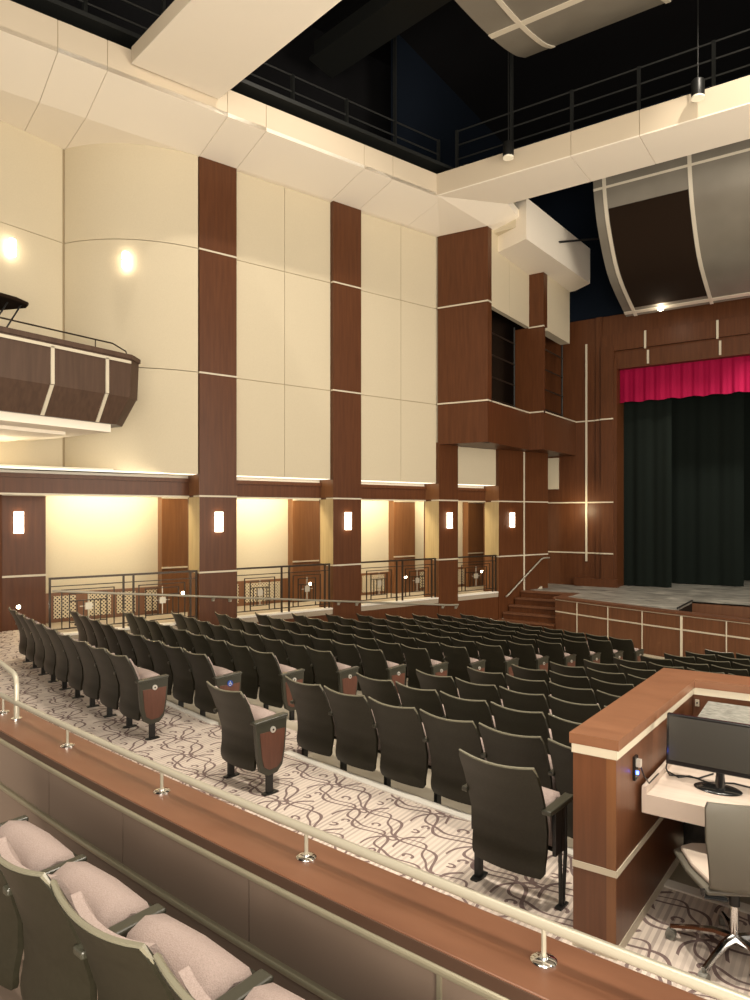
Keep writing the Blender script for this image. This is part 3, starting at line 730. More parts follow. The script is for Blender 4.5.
for x, w in ((-6.30, .02), (-5.36, .02), (-4.42, .02), (-3.45, .045), (-2.45, .02), (-1.4, .02), (0, .02), (1.4, .02)):
    y = lerp_edge(x); w *= .6; mb = MB(); mb.box(x - w, x + w, y - .018, y + .03, FRONT, FL - .06); mb.build('reveal_strip', M['strip'], stg)
mb = MB(); mb.prism([(-3.68, 18.0), (5, 17.2), (5, 20.2), (-3.68, 20.2)], -2.75, -2.7); mb.box(-3.74, -3.68, 18.0, 20.2, -2.7, FL - .05); mb.build('pit_floor', M['grille'], stg)
mb = MB(); mb.box(-3.68, 5, 20.2, 20.26, -2.7, FL - .01); mb.build('pit_wall', M['stagewood'], stg)
mb = MB(); mb.tube([(-3.68, 18.35, FL + .02), (-3.68, 20.2, FL + .02)], .02, 6); mb.build('pit_trim', M['black'], stg)
# steps up to the stage
st = thing('stage_steps', 'flight of wood steps rising to the stage beside the wide pier', 'steps', (-7.6, 19.4, FRONT))
H = FL - FRONT; nst = 6
for k in range(nst):
    y0 = 18.75 + k * .26; z1 = FRONT + H * (k + 1) / nst - (.0 if k < nst - 1 else 0)
    mb = MB(); xl = -8.86 + .299 * (y0 - 18.75) + .0
    mb.prism([(xl + .0, y0), (-7.04, y0), (-7.04, 20.32), (xl, 20.32)], z1 - H / nst, z1 - .04)
    mb.build('riser', M['wood'], st)
    mb = MB(); mb.prism([(xl, y0 - .03), (-7.04, y0 - .03), (-7.04, y0 + .3), (xl, y0 + .3)], z1 - .04, z1 + (.002 if k == nst - 1 else 0)); mb.build('tread', M['stagewood'], st)
s_ = MB(); s_.hexa([(*W(8.95, .02), FRONT), (*W(8.95, .08), FRONT), (*W(11.3, .08), FL - .1), (*W(11.3, .02), FL - .1)],
                 [(*W(8.95, .02), FRONT + .12), (*W(8.95, .08), FRONT + .12), (*W(11.3, .08), FL + .08), (*W(11.3, .02), FL + .08)]); s_.build('stringer', M['strip'], st)

# curtains
def curtain(name, label, cat, x0, x1, y, z0, z1, m, pleat, amp, n, group=None, scal=0):
    mb = MB()
    def f(uu, vv):
        x = x0 + (x1 - x0) * uu
        ph = x * 2 * PI / pleat
        yy = y + amp * (math.sin(ph) + .45 * math.sin(ph * 2.3 + 1) + .3 * math.sin(ph * .37)) * (1 - .5 * vv)
        z = z0 + (z1 - z0) * vv + (scal * math.sin(x * 2 * PI / .62) * (1 - vv))
        return (x, yy, z), (0, -1, 0)
    mb.slab(f, n, 6, .03)
    o = mb.build(name, m, smooth=True, angle=80); tag(o, label, cat, group); return o
curtain('stage_valance', 'crimson pleated valance curtain across the top of the stage opening', 'curtain', -6.36, 8.8, YP + .3, 3.60, 4.72, M['red'], .36, .025, 500, scal=.02)
G = 'black stage curtains'
curtain('stage_curtain', 'black velvet leg curtain nearest the left jamb of the stage', 'curtain', -6.9, -4.88, 23.45, FL + .02, 7.5, M['blackcurtain'], .7, .03, 90, G)
curtain('stage_curtain', 'black velvet leg curtain behind and right of the nearest one', 'curtain', -6.6, -3.05, 25.1, FL + .02, 7.5, M['blackcurtain'], .8, .03, 120, G)
curtain('stage_backdrop', 'black backdrop curtain at the rear of the stage', 'curtain', -11.5, 9.5, 27.6, FL + .02, 7.8, M['blackcurtain'], .9, .03, 400, G)

# ------------------------------------------------------------------ theatre seats
WS = .515
PROF = [(.20, -.125), (.27, -.13), (.36, -.112), (.48, -.115), (.62, -.155), (.75, -.205), (.86, -.262), (.878, -.272)]
def prof_y(z):
    for (z0, y0), (z1, y1) in zip(PROF, PROF[1:]):
        if z <= z1: f = (z - z0) / (z1 - z0); return y0 + (y1 - y0) * f
    return PROF[-1][1]
def shell_fn(inset=0, lift=0, zb=.20, ztp=.878):
    def f(uu, vv):
        z = zb + (ztp - zb) * vv
        wv = WS * (.93 + .07 * min(1, max(0, (z - .2) / .4))) - inset
        # rounded corners at the top and foot
        c = 1
        if vv > .93: k = (vv - .93) / .07; c = 1 - .055 * k ** 2
        if vv < .06: k = (.06 - vv) / .06; c = 1 - .09 * k ** 2
        s = 2 * uu - 1; x = s * wv / 2 * c
        dip = -.022 * (1 - s * s) * vv ** 3
        y = prof_y(z) + lift - .030 * (1 - s * s)                      # curved across, bulging to the rear
        return (x, y, z + dip), (0, -1, 0)
    return f
def b_shell(p):
    mb = MB(); mb.slab(shell_fn(), 10, 22, .024); o = mb.build('back_shell', M['shell'], p, smooth=True, angle=35, bevel=0)
    return o
def b_glint(p):
    mb = MB(); f = shell_fn(); path = []
    for i in range(13):
        q, _ = f(i / 12, 1.0); path.append((q[0], q[1] + .012, q[2] + .001))
    a = f(0, .93)[0]; b = f(1, .93)[0]
    path = [(a[0], a[1] + .012, a[2])] + path + [(b[0], b[1] + .012, b[2])]
    mb.tube(path, [.004] + [.0105] * (len(path) - 2) + [.004], 6); return mb.build('rim_glint', M['shellglint'], p, smooth=True)  # pale tube painting the highlight along the shell's top edge
def b_pad(p):
    mb = MB(); mb.slab(shell_fn(.085, .026, .42, .842), 8, 8, .032)
    return mb.build('back_cushion', M['fabric'], p, smooth=True, angle=50)
def b_seat(p, mid=True):
    # tip-up seat: thick rounded cushion standing nearly on edge
    mb = MB(); sec = []
    w = WS / 2 - .02
    pr_ = [(-.02, .36), (-.05, .48), (-.055, .58), (-.03, .635), (.035, .665), (.11, .64), (.14, .57), (.13, .42), (.08, .35), (.02, .335)]
    vs = []; fs = []; xs_ = [-w, -w * .93, -w * .5, 0, w * .5, w * .93, w]; sc_ = [.80, .97, 1, 1.03, 1, .97, .80]
    cy_, cz_ = .045, .50
    for x, s in zip(xs_, sc_):
        for (y, z) in pr_: vs.append((x, cy_ + (y - cy_) * s, cz_ + (z - cz_) * s))
    n = len(pr_)
    for i in range(len(xs_) - 1):
        for k in range(n): fs.append((i * n + k, i * n + (k + 1) % n, (i + 1) * n + (k + 1) % n, (i + 1) * n + k))
    fs.append(tuple(range(n))); fs.append(tuple((len(xs_) - 1) * n + k for k in reversed(range(n))))
    mb.add(vs, fs); c = mb.build('seat_cushion', M['fabric'], p, smooth=True, angle=60)
    mb = MB(); mb.hexa([(-w, .10, .30), (w, .10, .30), (w, .04, .30), (-w, .04, .30)], [(-w, .165, .58), (w, .165, .58), (w, .13, .58), (-w, .13, .58)])
    mb.build('seat_pan', M['shell'], c)
    return c
def b_leg(p, x):
    mb = MB(); mb.box(x - .016, x + .016, -.028, .028, .010, .34); mb.prism([(x - .022, -.065), (x + .022, -.065), (x + .032, -.02), (x + .032, .03), (x + .022, .075), (x - .022, .075), (x - .032, .03), (x - .032, -.02)], 0, .012)
    return mb.build('leg', M['black'], p)
def b_arm(p, x, wide=.046):
    st_ = MB(); st_.prism([(x - .011, -.07), (x + .011, -.07), (x + .011, .05), (x - .011, .05)], .33, .60); st_.build('standard', M['black'], p)
    mb = MB(); h = wide / 2
    mb.hexa([(x - h, -.17, .595), (x + h, -.17, .595), (x + h, .13, .60), (x - h, .13, .60)], [(x - h, -.17, .625), (x + h, -.17, .625), (x + h, .135, .635), (x - h, .135, .635)])
    return mb.build('armrest', M['arm'], p, bevel=.008)
def panel_outline(k=0):
    pts = [(-.15, .60), (-.14, .45), (-.125, .30), (-.10, .20), (-.03, .155), (.07, .165), (.125, .22), (.15, .35), (.165, .50), (.17, .61)]
    cy_, cz_ = .015, .40
    return [(cy_ + (y - cy_) * (1 - k), cz_ + (z - cz_) * (1 - k)) for y, z in pts]
def b_end(p, x, sgn, badge='silver'):
    def ext(pts, x0, x1):
        mb = MB(); n = len(pts)
        mb.add([(x0, y, z) for y, z in pts] + [(x1, y, z) for y, z in pts], [tuple(range(n)), tuple(reversed(range(n, 2 * n)))] + [(i, n + i, n + (i + 1) % n, (i + 1) % n) for i in range(n)])
        return mb
    e = ext(panel_outline(), x - .02, x + .02).build('end_panel', M['arm'], p, bevel=.005)
    pts = [(y + .008, min(z, .52)) for y, z in panel_outline(.2)]
    ext(pts, x + sgn * .0205, x + sgn * .024).build('wood_inlay', M['endwood'], e)
    mb = MB(); yb, zb2 = .02, .53
    mb.tube([(x + sgn * .02, yb, zb2), (x + sgn * .031, yb, zb2)], .026 if badge == 'silver' else .034, 16); bd = mb.build('badge', M['silver'] if badge == 'silver' else M['blue'], e)
    if badge == 'silver':
        mb = MB(); mb.tube([(x + sgn * .031, yb, zb2), (x + sgn * .033, yb, zb2)], .009, 10); mb.build('badge_dot', M['black'], e)
    else:  # wheelchair symbol
        X = x + sgn * .034
        mb = MB(); mb.tube([(X, yb - .003, zb2 + .022), (X, yb - .003, zb2 + .016)], .005, 8)
        mb.tube([(X, yb - .003, zb2 + .014), (X, yb - .001, zb2), (X, yb + .012, zb2), (X, yb + .018, zb2 - .015)], .0028, 6)
        mb.tube([(X, yb - .004 + .014 * math.cos(a), zb2 - .008 + .014 * math.sin(a)) for a in [math.radians(d) for d in range(110, 400, 24)]], .0022, 6)
        mb.build('wheelchair_symbol', M['white'], e)
    mb = MB(); h = .035
    mb.hexa([(x - h, -.17, .595), (x + h, -.17, .595), (x + h, .17, .61), (x - h, .17, .61)], [(x - h, -.17, .62), (x + h, -.17, .62), (x + h, .175, .638), (x - h, .175, .638)])
    mb.build('armrest', M['arm'], p, bevel=.008)
HP = .275
def make_seat(kind, label):
    t = thing('theatre_seat', label, 'theatre seat')
    b_shell(t); b_glint(t); b_pad(t); b_seat(t)
    if kind == 'mid': b_leg(t, HP); b_arm(t, HP)
    if kind == 'near': b_leg(t, HP); b_arm(t, HP, .06)
    if kind == 'left': b_leg(t, HP); b_arm(t, HP); b_leg(t, -HP); b_arm(t, -HP)
    if kind == 'end': b_leg(t, HP); b_end(t, HP, 1)
    if kind == 'acc': b_leg(t, HP); b_end(t, HP, 1, 'blue')
    if kind == 'pair': b_leg(t, HP); b_end(t, HP, 1); b_leg(t, -HP); b_arm(t, -HP, .04)
    if kind == 'loose':
        b_leg(t, -HP); b_arm(t, -HP, .04); b_arm(t, HP, .06)
        mb = MB(); mb.tube([(HP, .02, .6), (HP + .004, .0, .3), (HP, .015, .01)], .012, 8); mb.tube([(HP, .075, .6), (HP + .004, .07, .3), (HP, .045, .01)], .012, 8); mb.box(HP - .02, HP + .02, -.02, .08, 0, .014); mb.build('frame_leg', M['black'], t)
    return t
protos = {}
def seat(kind, label, x, y, z, th, group):
    if kind not in protos: o = make_seat(kind, label); protos[kind] = o
    else: o = copy_tree(protos[kind])
    o['label'] = label; o['group'] = group
    o.location = (x, y, z); o.rotation_euler = (0, 0, -th)
    return o
PITCH = .55; BK = .272
cnt = 0
for r in range(1, 14):
    R = row_R(r); z = row_floor(r) if r > 1 else FL
    Rb = R - BK
    for i in range(9):
        th = .2096 + PITCH * (i + .5) / R
        x, y = pol(Rb, th)
        if (x - O[0]) * NN[0] + (y - O[1]) * NN[1] < .42 and r > 1: continue
        kind = ('acc' if r == 2 else 'end') if i == 0 else ('left' if i == 8 else 'mid')
        where = 'beside the aisle' if i == 0 else ordinal(i + 1) + ' from the aisle'
        seat(kind, ('aisle seat of the second row of left block, with blue wheelchair badge' if (r == 2 and i == 0) else 'dark backed theatre seat in the %s row of left block, %s' % ('rearmost' if r == 1 else ordinal(r), where)), x, y, z, th, 'theatre seats of the left block'); cnt += 1
def hidden(px, py):
    if px > 775 or px < -30: return True
    if px < 566: return False
    lim = 733 - 65 * (px - 570) / 96 if px < 666 else 668 + (px - 666) * .087
    return py > lim + 2
for r in range(2, 14):
    R = row_R(r); Rb = R - BK; b0_ = .1752 - .0011 * (r - 1)
    for i in range(20):
        th = b0_ - PITCH * (i + .5) / R
        th0 = b0_ - PITCH * i / R; th1 = b0_ - PITCH * (i + 1) / R
        vis = False
        for a in (th0, th, th1):
            X, Y = pol(R, a); u_, v_ = proj(X, Y, row_top(r))
            if not hidden(u_, v_): vis = True
        if not vis: continue
        x, y = pol(Rb, th)
        seat('left' if i == 0 else 'mid', 'dark backed theatre seat in the %s row of centre block, %s' % (ordinal(r - 1) if r > 2 else 'rearmost', 'beside the aisle' if i == 0 else ordinal(i + 1) + ' from the aisle'), x, y, row_floor(r), th, 'theatre seats of the centre block'); cnt += 1
def at_top(x, y, R): return math.asin((CX - x) / R)
th = at_top(-4.33, 0, 40.0); x, y = pol(40.0 - BK, th)
seat('pair', 'single theatre seat standing alone in the cross aisle, wood end panel facing right', x, y, FL, th, 'loose seats in the cross aisle')
th = at_top(-1.745, 0, 39.96); x, y = pol(39.96 - BK, th)
seat('loose', 'single theatre seat standing alone right beside the control booth', x, y, FL, th, 'loose seats in the cross aisle')
# nearest row, on the camera's tier
for k, lab in enumerate(('nearly out of frame at bottom left', 'cropped by the left edge', 'second from left edge', 'third from left edge', 'lowest, cropped by the bottom edge')):
    Rf = 42.54; th = at_top(-2.305 + .55 * (k - 1), 0, Rf); x, y = pol(Rf - BK, th)
    seat('near' if k else 'left', 'close theatre seat with pink cushion behind the parapet, ' + lab, x, y, -1.985, th, 'near theatre seats behind the parapet')
th = at_top(-2.265 - .55, 0, 42.54); x, y = pol(42.54 - BK, th)
print('seats', cnt)

# ------------------------------------------------------------------ parapet
pa = thing('parapet', 'curved wood topped parapet with brown panels behind the near seats', 'low wall', (*pol(41.8, .08), FL))
TA, TB = .20, -.09
mb = MB(); arc(mb, 41.71, 41.90, TA, TB, FL, -1.235, 60); mb.build('core', M['wood'], pa)
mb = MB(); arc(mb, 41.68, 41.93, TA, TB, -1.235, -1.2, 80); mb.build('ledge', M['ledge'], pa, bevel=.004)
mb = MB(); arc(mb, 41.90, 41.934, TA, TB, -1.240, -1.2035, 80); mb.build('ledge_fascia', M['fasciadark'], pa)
mb = MB(); arc(mb, 41.90, 41.945, TA, TB, -1.264, -1.240, 80); mb.build('bead', M['bead'], pa, bevel=.008)
mb = MB(); arc(mb, 41.90, 41.940, TA, TB, -1.525, -1.500, 80); mb.build('bead', M['bead'], pa, bevel=.008)
def angR(px, py, z):
    s, c = math.sin(TH), math.cos(TH); d = -z * 702 / (py - 515); l = (px - 375) / 702 * d
    x, y = -s * d + c * l, c * d + s * l
    return math.atan2(CX - x, CY - y)
gs = [TA] + [angR(*p, -1.262) for p in ((-20, 720), (49, 768), (128, 807), (250, 874))] + [angR(442, 968, -1.262)] + [.012, -.01, TB]
for a, b in zip(gs, gs[1:]):
    mb = MB(); arc(mb, 41.895, 41.920, a - .00008, b + .00008, -1.500, -1.264, 14); mb.build('panel', M['panel'], pa)
    mb = MB(); arc(mb, 41.895, 41.920, a, b, -1.985, -1.525, 14); mb.build('lower_panel', M['panel'], pa)
mb = MB(); g = gs[5]; arc(mb, 41.90, 41.928, g + .00016, g - .00016, -1.502, -1.262, 2); mb.build('reveal_strip', M['bead'], pa)
# rail on the ledge
gr = thing('ledge_rail', 'pale metal tube rail on short posts along the parapet ledge', 'rail', (*pol(41.8, .08), -1.2))
mb = MB(); mb.tube([(*pol(41.79, TA - (TA - TB) * i / 60), -1.103) for i in range(61)], .0155, 12); mb.build('rail', M['rail'], gr, smooth=True)
for k in range(-4, 7):
    th = math.asin((CX - (-2.49 + .895 * k)) / 41.8)
    if not TB < th < TA: continue
    x, y = pol(41.795, th)
    mb = MB(); mb.tube([(x, y, -1.195), (x, y, -1.11)], .007, 8); mb.build('post', M['rail'], gr, smooth=True)
    mb = MB(); mb.lathe([(.036, 0), (.036, .004), (.030, .008), (.012, .010), (.012, .014)], (x, y, -1.2), 18); mb.build('base_plate', M['chrome'], gr, smooth=True)
rr = thing('ledge_rail', 'rail end curving down onto the parapet ledge at left edge', 'rail', (*pol(41.75, .15), -1.2))
p_ = (-4.083, 2.2)
mb = MB(); mb.tube([(p_[0], p_[1], -1.2), (p_[0], p_[1], -1.0), (p_[0] - .012, p_[1] + .003, -.965), (p_[0] - .05, p_[1] + .012, -.943), (p_[0] - .4, p_[1] + .10, -.925), (p_[0] - 1.4, p_[1] + .36, -.92)], .0155, 10); mb.build('rail', M['rail'], rr, smooth=True)
mb = MB(); mb.lathe([(.03, 0), (.03, .006)], (p_[0], p_[1], -1.2), 14); mb.build('base_plate', M['chrome'], rr)

# ------------------------------------------------------------------ control booth
bo = thing('control_booth', 'wood control booth enclosure with broad cap and cream strips', 'booth', (0, 4.6, FL))
XE = 2.6; X1 = -1.015
zc = -1.16
def ring(e, ei=None):
    """booth plan: left wing, far wall and added right wing; e = outward growth"""
    ei = e if ei is None else ei
    return [(-1.262 - e, 3.69 - e), (-1.035 + ei, 3.69 - e), (-.972 + ei, 5.36 - ei), (1.9 - ei, 5.50 - ei), (1.9 - ei, 4.0), (2.15 + e, 4.0), (2.15 + e, 5.80 + e), (-1.212 - e, 5.62 + e)]  # right wing is out of view, added to block light under the desk
def ringbox(e, z0, z1, m, name, **k):
    mb = MB(); R_ = ring(e)
    mb.prism(R_, z0, z1)
    return mb.build(name, m, bo, **k)
ringbox(.016, zc - .055, zc, M['capwood'], 'cap')
ringbox(.006, zc - .105, zc - .055, M['strip'], 'reveal_strip')
ringbox(.0, -1.84, zc - .105, M['boothwood'], 'wall_panel')
ringbox(.004, -1.875, -1.84, M['strip'], 'reveal_strip')
ringbox(.0, FL + .06, -1.875, M['boothwood'], 'lower_panel')
ringbox(.003, FL, FL + .06, M['strip'], 'base_strip')
mb = MB(); mb.box(-1.085, -1.036, 3.6875, 3.692, FL + .06, zc - .105); mb.build('corner_trim', M['wood_warm'], bo)
YI = 5.38
# desk inside the booth
dk = thing('desk', 'pale laminate desk built along the inside of the booth', 'desk', (.5, 4.7, FL))
mb = MB(); mb.prism([(-1.0, 4.08), (1.88, 4.08), (1.88, 5.47), (-.955, 5.33)], -1.585, -1.55); mb.build('desk_top', M['deskwhite'], dk, bevel=.003)
mb = MB(); mb.box(-1.0, 1.88, 4.06, 4.085, -1.655, -1.55); mb.build('edge_board', M['deskwhite'], dk)
mb = MB(); mb.prism([(-1.0, 4.06), (-.975, 4.06), (-.955, 4.75), (-.98, 4.75)], -1.55, -1.51); mb.build('side_upstand', M['deskwhite'], dk)
mb = MB(); mb.box(-.955, 1.88, 4.95, 4.98, FL, -1.585); mb.box(.5, .54, 4.15, 4.95, FL, -1.585); mb.build('shade_board', M['bezel'], dk)  # dark boards added so the space under the desk stays dark
ot = thing('power_outlet', 'small black wall outlet with glowing blue light on the booth wall', 'outlet', (X1, 3.99, -1.38))
mb = MB(); mb.box(X1 - .015, X1 + .006, 3.965, 4.02, -1.455, -1.325); mb.build('plate', M['bezel'], ot)
mb = MB(); mb.box(X1 + .006, X1 + .03, 3.975, 4.005, -1.38, -1.34); mb.build('plug', M['silver'], ot)
mb = MB(); mb.tube([(X1 + .006, 3.99, -1.415), (X1 + .015, 3.99, -1.415)], .010, 12); mb.build('blue_light', M['led'], ot)
mb = MB(); mb.tube([(X1 + .02, 3.99, -1.36), (X1 + .035, 4.03, -1.44), (X1 + .045, 4.1, -1.5), (X1 + .05, 4.3, -1.505)], .004, 6); mb.build('cord', M['black'], ot)
# monitor
mo = thing('computer_monitor', 'black widescreen computer monitor on an oval glossy stand', 'monitor', (-.66, 4.37, -1.55))
xm0, xm1, zm0, zm1, ym = -.935, -.36, -1.455, -1.165, 4.345
mb = MB(); mb.hexa([(xm0, ym, zm0), (xm1, ym, zm0), (xm1, ym + .035, zm0), (xm0, ym + .035, zm0)], [(xm0, ym + .03, zm1), (xm1, ym + .03, zm1), (xm1, ym + .06, zm1), (xm0, ym + .06, zm1)]); mb.build('bezel', M['bezel'], mo, bevel=.006)
def onscr(x, z, o): f = (z - zm0) / (zm1 - zm0); return (x, ym + .03 * f - o, z)
mb = MB(); a = [(xm0 + .015, zm0 + .028), (xm1 - .015, zm0 + .028), (xm1 - .015, zm1 - .014), (xm0 + .015, zm1 - .014)]
mb.add([onscr(x, z, .002) for x, z in a] + [onscr(x, z, -.004) for x, z in a], [(0, 1, 2, 3), (7, 6, 5, 4), (0, 4, 5, 1), (1, 5, 6, 2), (2, 6, 7, 3), (3, 7, 4, 0)]); mb.build('screen', M['screen'], mo)
mb = MB(); mb.tube([(-.65, 4.37, -1.54), (-.65, 4.375, -1.44)], [.03, .02], 12); mb.build('neck', M['bezel'], mo, smooth=True)
mb = MB(); vs = []
mb.lathe([(.11, 0), (.12, .004), (.11, .010), (.04, .014)], (0, 0, 0), 28)
mb.v = [(-.66 + x * 1.05, 4.36 + y * .72, -1.55 + z) for x, y, z in mb.v]; mb.build('base', M['bezel'], mo, smooth=True)
cb = thing('cable', 'tangle of thin black cables on the desk behind the monitor', 'cable', (-.8, 4.5, -1.55))
for pth in ([(-.93, 4.42, -1.40), (-.945, 4.4, -1.5), (-.93, 4.42, -1.543), (-.86, 4.46, -1.545), (-.78, 4.47, -1.545), (-.72, 4.6, -1.545)],
            [(-.97, 4.5, -1.545), (-.88, 4.42, -1.545), (-.83, 4.48, -1.545), (-.72, 4.43, -1.545), (-.6, 4.5, -1.545), (-.42, 4.47, -1.545), (-.2, 4.5, -1.545)]):
    mb = MB(); mb.tube(pth, .0045, 6); mb.build('strand', M['black'], cb, smooth=True)
cs = thing('equipment_case', 'grey speckled flat equipment cover lying behind the monitor', 'equipment', (-.2, 4.9, -1.55))
mb = MB(); mb.hexa([(-.84, 4.72, -1.5), (.6, 4.72, -1.5), (.6, 5.16, -1.5), (-.84, 5.16, -1.5)], [(-.845, 4.68, -1.275), (.6, 4.68, -1.275), (.6, 5.15, -1.255), (-.845, 5.15, -1.255)]); mb.build('body', M['bezel'], cs, bevel=.01)
mb = MB(); mb.hexa([(-.84, 4.69, -1.273), (.59, 4.69, -1.273), (.59, 5.14, -1.253), (-.84, 5.14, -1.253)], [(-.835, 4.70, -1.262), (.58, 4.70, -1.262), (.58, 5.13, -1.244), (-.835, 5.13, -1.244)]); mb.build('cover', M['case'], cs)
mb = MB()
for x in (-.78, .5):
    for y in (4.76, 5.1): mb.lathe([(.02, 0), (.02, .052)], (x, y, -1.551), 10)
mb.build('foot', M['black'], cs)
YI = 5.36
hk = thing('wall_jack', 'small pale jack plate on the far inner wall of the booth', 'wall plate', (-.93, YI, -1.3))
mb = MB(); mb.box(-.955, -.93, YI - .012, YI, -1.345, -1.30); mb.build('plate', M['strip'], hk)
mb = MB(); mb.tube([(-.942, YI - .012, -1.32), (-.942, YI - .02, -1.32)], .006, 8); mb.build('jack', M['black'], hk)

# office chair
oc = thing('office_chair', 'grey shell office chair with cream seat and chrome star base', 'office chair', (-.5, 4.06, FL))
ha = math.radians(30); cx0, cy0 = -.535, 4.05
def oc_pt(a, b, z):       # a right, b forward
    return (cx0 + a * math.cos(ha) - b * math.sin(ha), cy0 + a * math.sin(ha) + b * math.cos(ha), z)
def oc_map(mb): mb.v = [oc_pt(*p) for p in mb.v]; return mb
mb = MB()
def ofn(uu, vv):
    s = 2 * uu - 1; z = -1.86 + .47 * vv
    w = (.20 + .045 * min(1, vv * 1.6)) * (1 - .05 * max(0, (vv - .93) / .07) ** 2)
    y = -.22 - .05 * vv - .03 * math.sin(vv * PI) - .035 * (1 - s * s) + .05 * max(0, 1 - vv / .12) ** 2
    return (s * w, y, z), (0, -1, 0)
mb.slab(ofn, 12, 18, .02); oc_map(mb).build('backrest', M['chairback'], oc, smooth=True)
mb = MB(); mb.prism([(-.22, -.22), (.22, -.22), (.245, .0), (.235, .22), (.15, .265), (-.15, .265), (-.235, .22), (-.245, .0)], -1.865, -1.84); oc_map(mb).build('seat_shell', M['chairback'], oc, bevel=.01)
mb = MB(); mb.prism([(-.19, -.17), (.19, -.17), (.215, .0), (.205, .2), (.13, .24), (-.13, .24), (-.205, .2), (-.215, .0)], -1.84, -1.81); oc_map(mb).build('seat_pad', M['chairseat'], oc, bevel=.012)
for k in range(3):
    mb = MB(); mb.tube([(-.235, -.20 + .018 * k - .02, -1.83 - .01 * k), (-.23, -.215 + .018 * k, -1.875), (-.12, -.22 + .018 * k, -1.885)], .006, 6); oc_map(mb).build('rib', M['bezel'], oc)
mb = MB(); mb.box(-.09, .09, -.1, .12, -1.90, -1.865); oc_map(mb).build('mechanism', M['black'], oc)
mb = MB(); mb.tube([(0, 0, -2.02), (0, 0, -1.89)], .026, 14); oc_map(mb).build('sleeve', M['black'], oc, smooth=True)
mb = MB(); mb.tube([(0, 0, -2.21), (0, 0, -2.01)], .020, 14); oc_map(mb).build('gas_column', M['chrome'], oc, smooth=True)
for k in range(5):
    a = 2 * PI * k / 5 + math.radians(150)
    ca, sa = math.cos(a), math.sin(a)
    mb = MB(); mb.tube([(0, 0, -2.19), (.1 * ca, .1 * sa, -2.185), (.2 * ca, .2 * sa, -2.205), (.31 * ca, .31 * sa, -2.235)], [.026, .022, .018, .015], 8); lg = oc_map(mb).build('leg', M['chrome'], oc, smooth=True)
    mb = MB(); px_, py_ = .31 * ca, .31 * sa
    mb.tube([(px_ - .02 * sa, py_ + .02 * ca, FL + .027), (px_ + .02 * sa, py_ - .02 * ca, FL + .027)], .027, 12); mb.tube([(px_, py_, FL + .03), (px_, py_, FL + .07)], .008, 6); oc_map(mb).build('caster', M['case'], lg, smooth=True)
    lg.children[0]

# ------------------------------------------------------------------ lights
def area(name, loc, target, sx, sy, power, col=(1, .86, .66), spread=180):
    l = bpy.data.lights.new(name, 'AREA'); l.shape = 'RECTANGLE'; l.size = sx; l.size_y = sy; l.energy = power; l.color = col
    l.spread = math.radians(spread)
    o = bpy.data.objects.new(name, l); COL.objects.link(o); o.location = loc
    d = Vector(target) - Vector(loc); o.rotation_euler = d.to_track_quat('-Z', 'Y').to_euler()
    return o
def spot(name, loc, target, power, ang=60, r=.1, col=(1, .90, .76), blend=.6):
    l = bpy.data.lights.new(name, 'SPOT'); l.energy = power; l.spot_size = math.radians(ang); l.spot_blend = blend; l.shadow_soft_size = r; l.color = col
    o = bpy.data.objects.new(name, l); COL.objects.link(o); o.location = loc
    d = Vector(target) - Vector(loc); o.rotation_euler = d.to_track_quat('-Z', 'Y').to_euler()
    return o
# wall washers hidden behind the side aisle header
for t0, t1 in ((-2.6, -.3), (1.0, 3.3), (4.5, 6.8), (7.9, 9.3)):
    x, y = W((t0 + t1) / 2, -1.25); tx, ty = W((t0 + t1) / 2, -2.0)
    o = area('aisle_washer', (x, y, .76), (tx, ty, -.6), .12, .12, 26 * (t1 - t0), (1, .85, .56))
    o.data.size = t1 - t0; o.data.size_y = .1
    o.rotation_euler = (math.radians(28), 0, math.atan2(U[1], U[0]))
# house lights high in the ceiling void and over the rear
for (x, y, z, p) in ((-6.5, 6.5, 12.3, 900), (-1.5, 6.0, 12.3, 900), (-7.0, 10.0, 12.5, 900), (-2, 10, 12.5, 1000), (3, 8, 12.3, 900), (2, 13.5, 12.5, 800), (-4, 1.5, 11.5, 900), (1.5, 1.0, 11.5, 900)):
    spot('house_light', (x, y, z), (x - .3, y + .6, -3), p * 1.5, 95, .12)
# added soft fill from behind the camera and from the right
area('rear_fill', (2, -5, 6.5), (-6, 14, 2), 9, 4, 380, (1, .90, .76))
area('right_fill', (9, 8, 6), (-9, 13, 3), 10, 5, 300, (1, .90, .75))
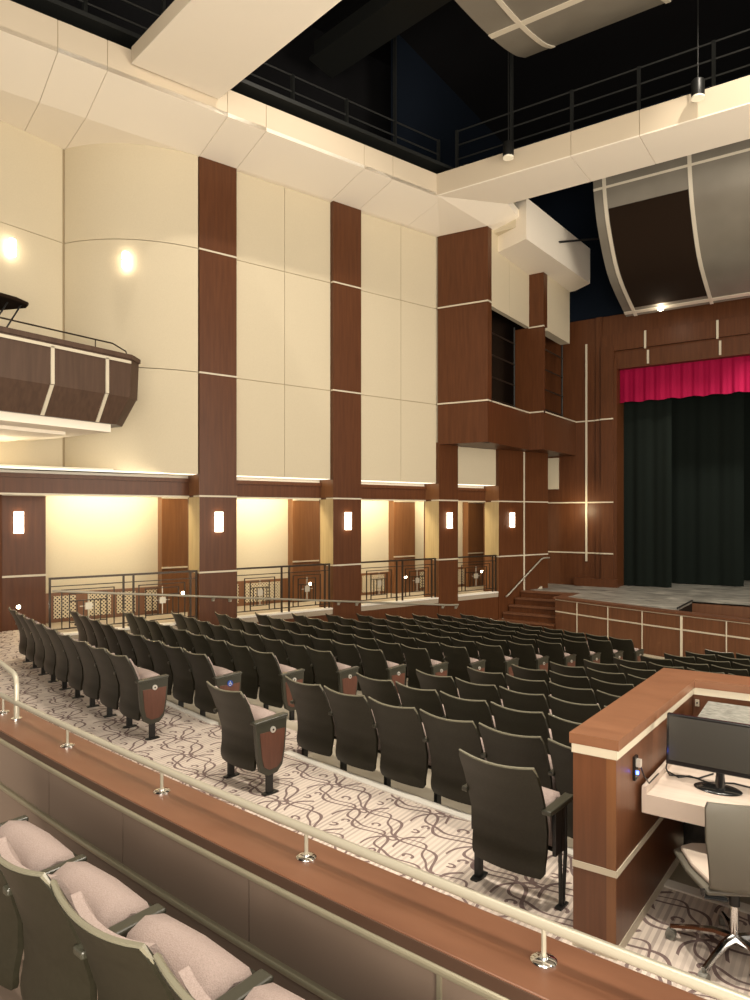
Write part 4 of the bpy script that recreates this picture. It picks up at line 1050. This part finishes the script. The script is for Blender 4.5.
# stage work light and jamb light
spot('stage_light', (-4.5, 21.3, 5.7), (-5.0, 21.4, FL), 260, 100, .08)
spot('stage_work_light', (-1, 21, 5.6), (-2, 23, FL), 900, 110, .2, (1, .95, .85))
spot('stage_side_light', (-7.45, 21.95, .15), (-7.40, 22.7, .05), 30, 150, .12, (1, .82, .5))
spot('ledge_light', (-.5, 2.25, 7.8), (-.9, 2.1, -1.2), 1900, 62, .010)
spot('stage_front_light', (-.5, 12.6, 12.4), (-4.0, 18.4, -2.6), 1500, 50, .1)
for tt in (0.0, 3.46, 6.98, 9.40):
    spot('pier_side_fill', (*W(tt - .95, -.95), .68), (*W(tt, -.3), -.35), 55 if tt < 9 else 30, 100, .08, (1, .84, .55))  # added spots to brighten the near sides of the piers
area('rear_up_fill', (3, -3, -.5), (-5, 12, 9), 6, 3, 1450, (1, .885, .735))  # added upward fill, brightens the soffits from behind the camera
area('side_up_fill', (7, 8.5, 1), (-7, 12, 8), 5, 5, 1300, (1, .885, .735))  # added upward fill, brightens the soffits from the right
area('balcony_cove', (-13.2, 5, .98), (-12.0, 5.2, 1.5), 4, .15, 25, (1, .86, .6))

w = bpy.data.worlds.new('w'); SC.world = w; w.use_nodes = True
w.node_tree.nodes['Background'].inputs['Color'].default_value = (1, .91, .79, 1)
w.node_tree.nodes['Background'].inputs['Strength'].default_value = .45

# ------------------------------------------------------------------ camera
cam = bpy.data.cameras.new('camera'); co = bpy.data.objects.new('camera', cam); COL.objects.link(co)
cam.sensor_fit = 'HORIZONTAL'; cam.sensor_width = 36; cam.lens = 702 / 750 * 36
cam.shift_y = (515 - 500) / 750.0; cam.clip_start = .05; cam.clip_end = 200
co.location = (0, 0, 0); co.rotation_euler = (PI / 2, 0, TH)
SC.camera = co
SC.view_settings.view_transform = 'Standard'; SC.view_settings.look = 'None'; SC.view_settings.exposure = .17; SC.view_settings.gamma = 1
SC.view_settings.use_curve_mapping = False
SC.cycles.use_denoising = True; SC.cycles.max_bounces = 8; SC.cycles.diffuse_bounces = 5
SC.cycles.use_adaptive_sampling = True; SC.cycles.adaptive_threshold = .02
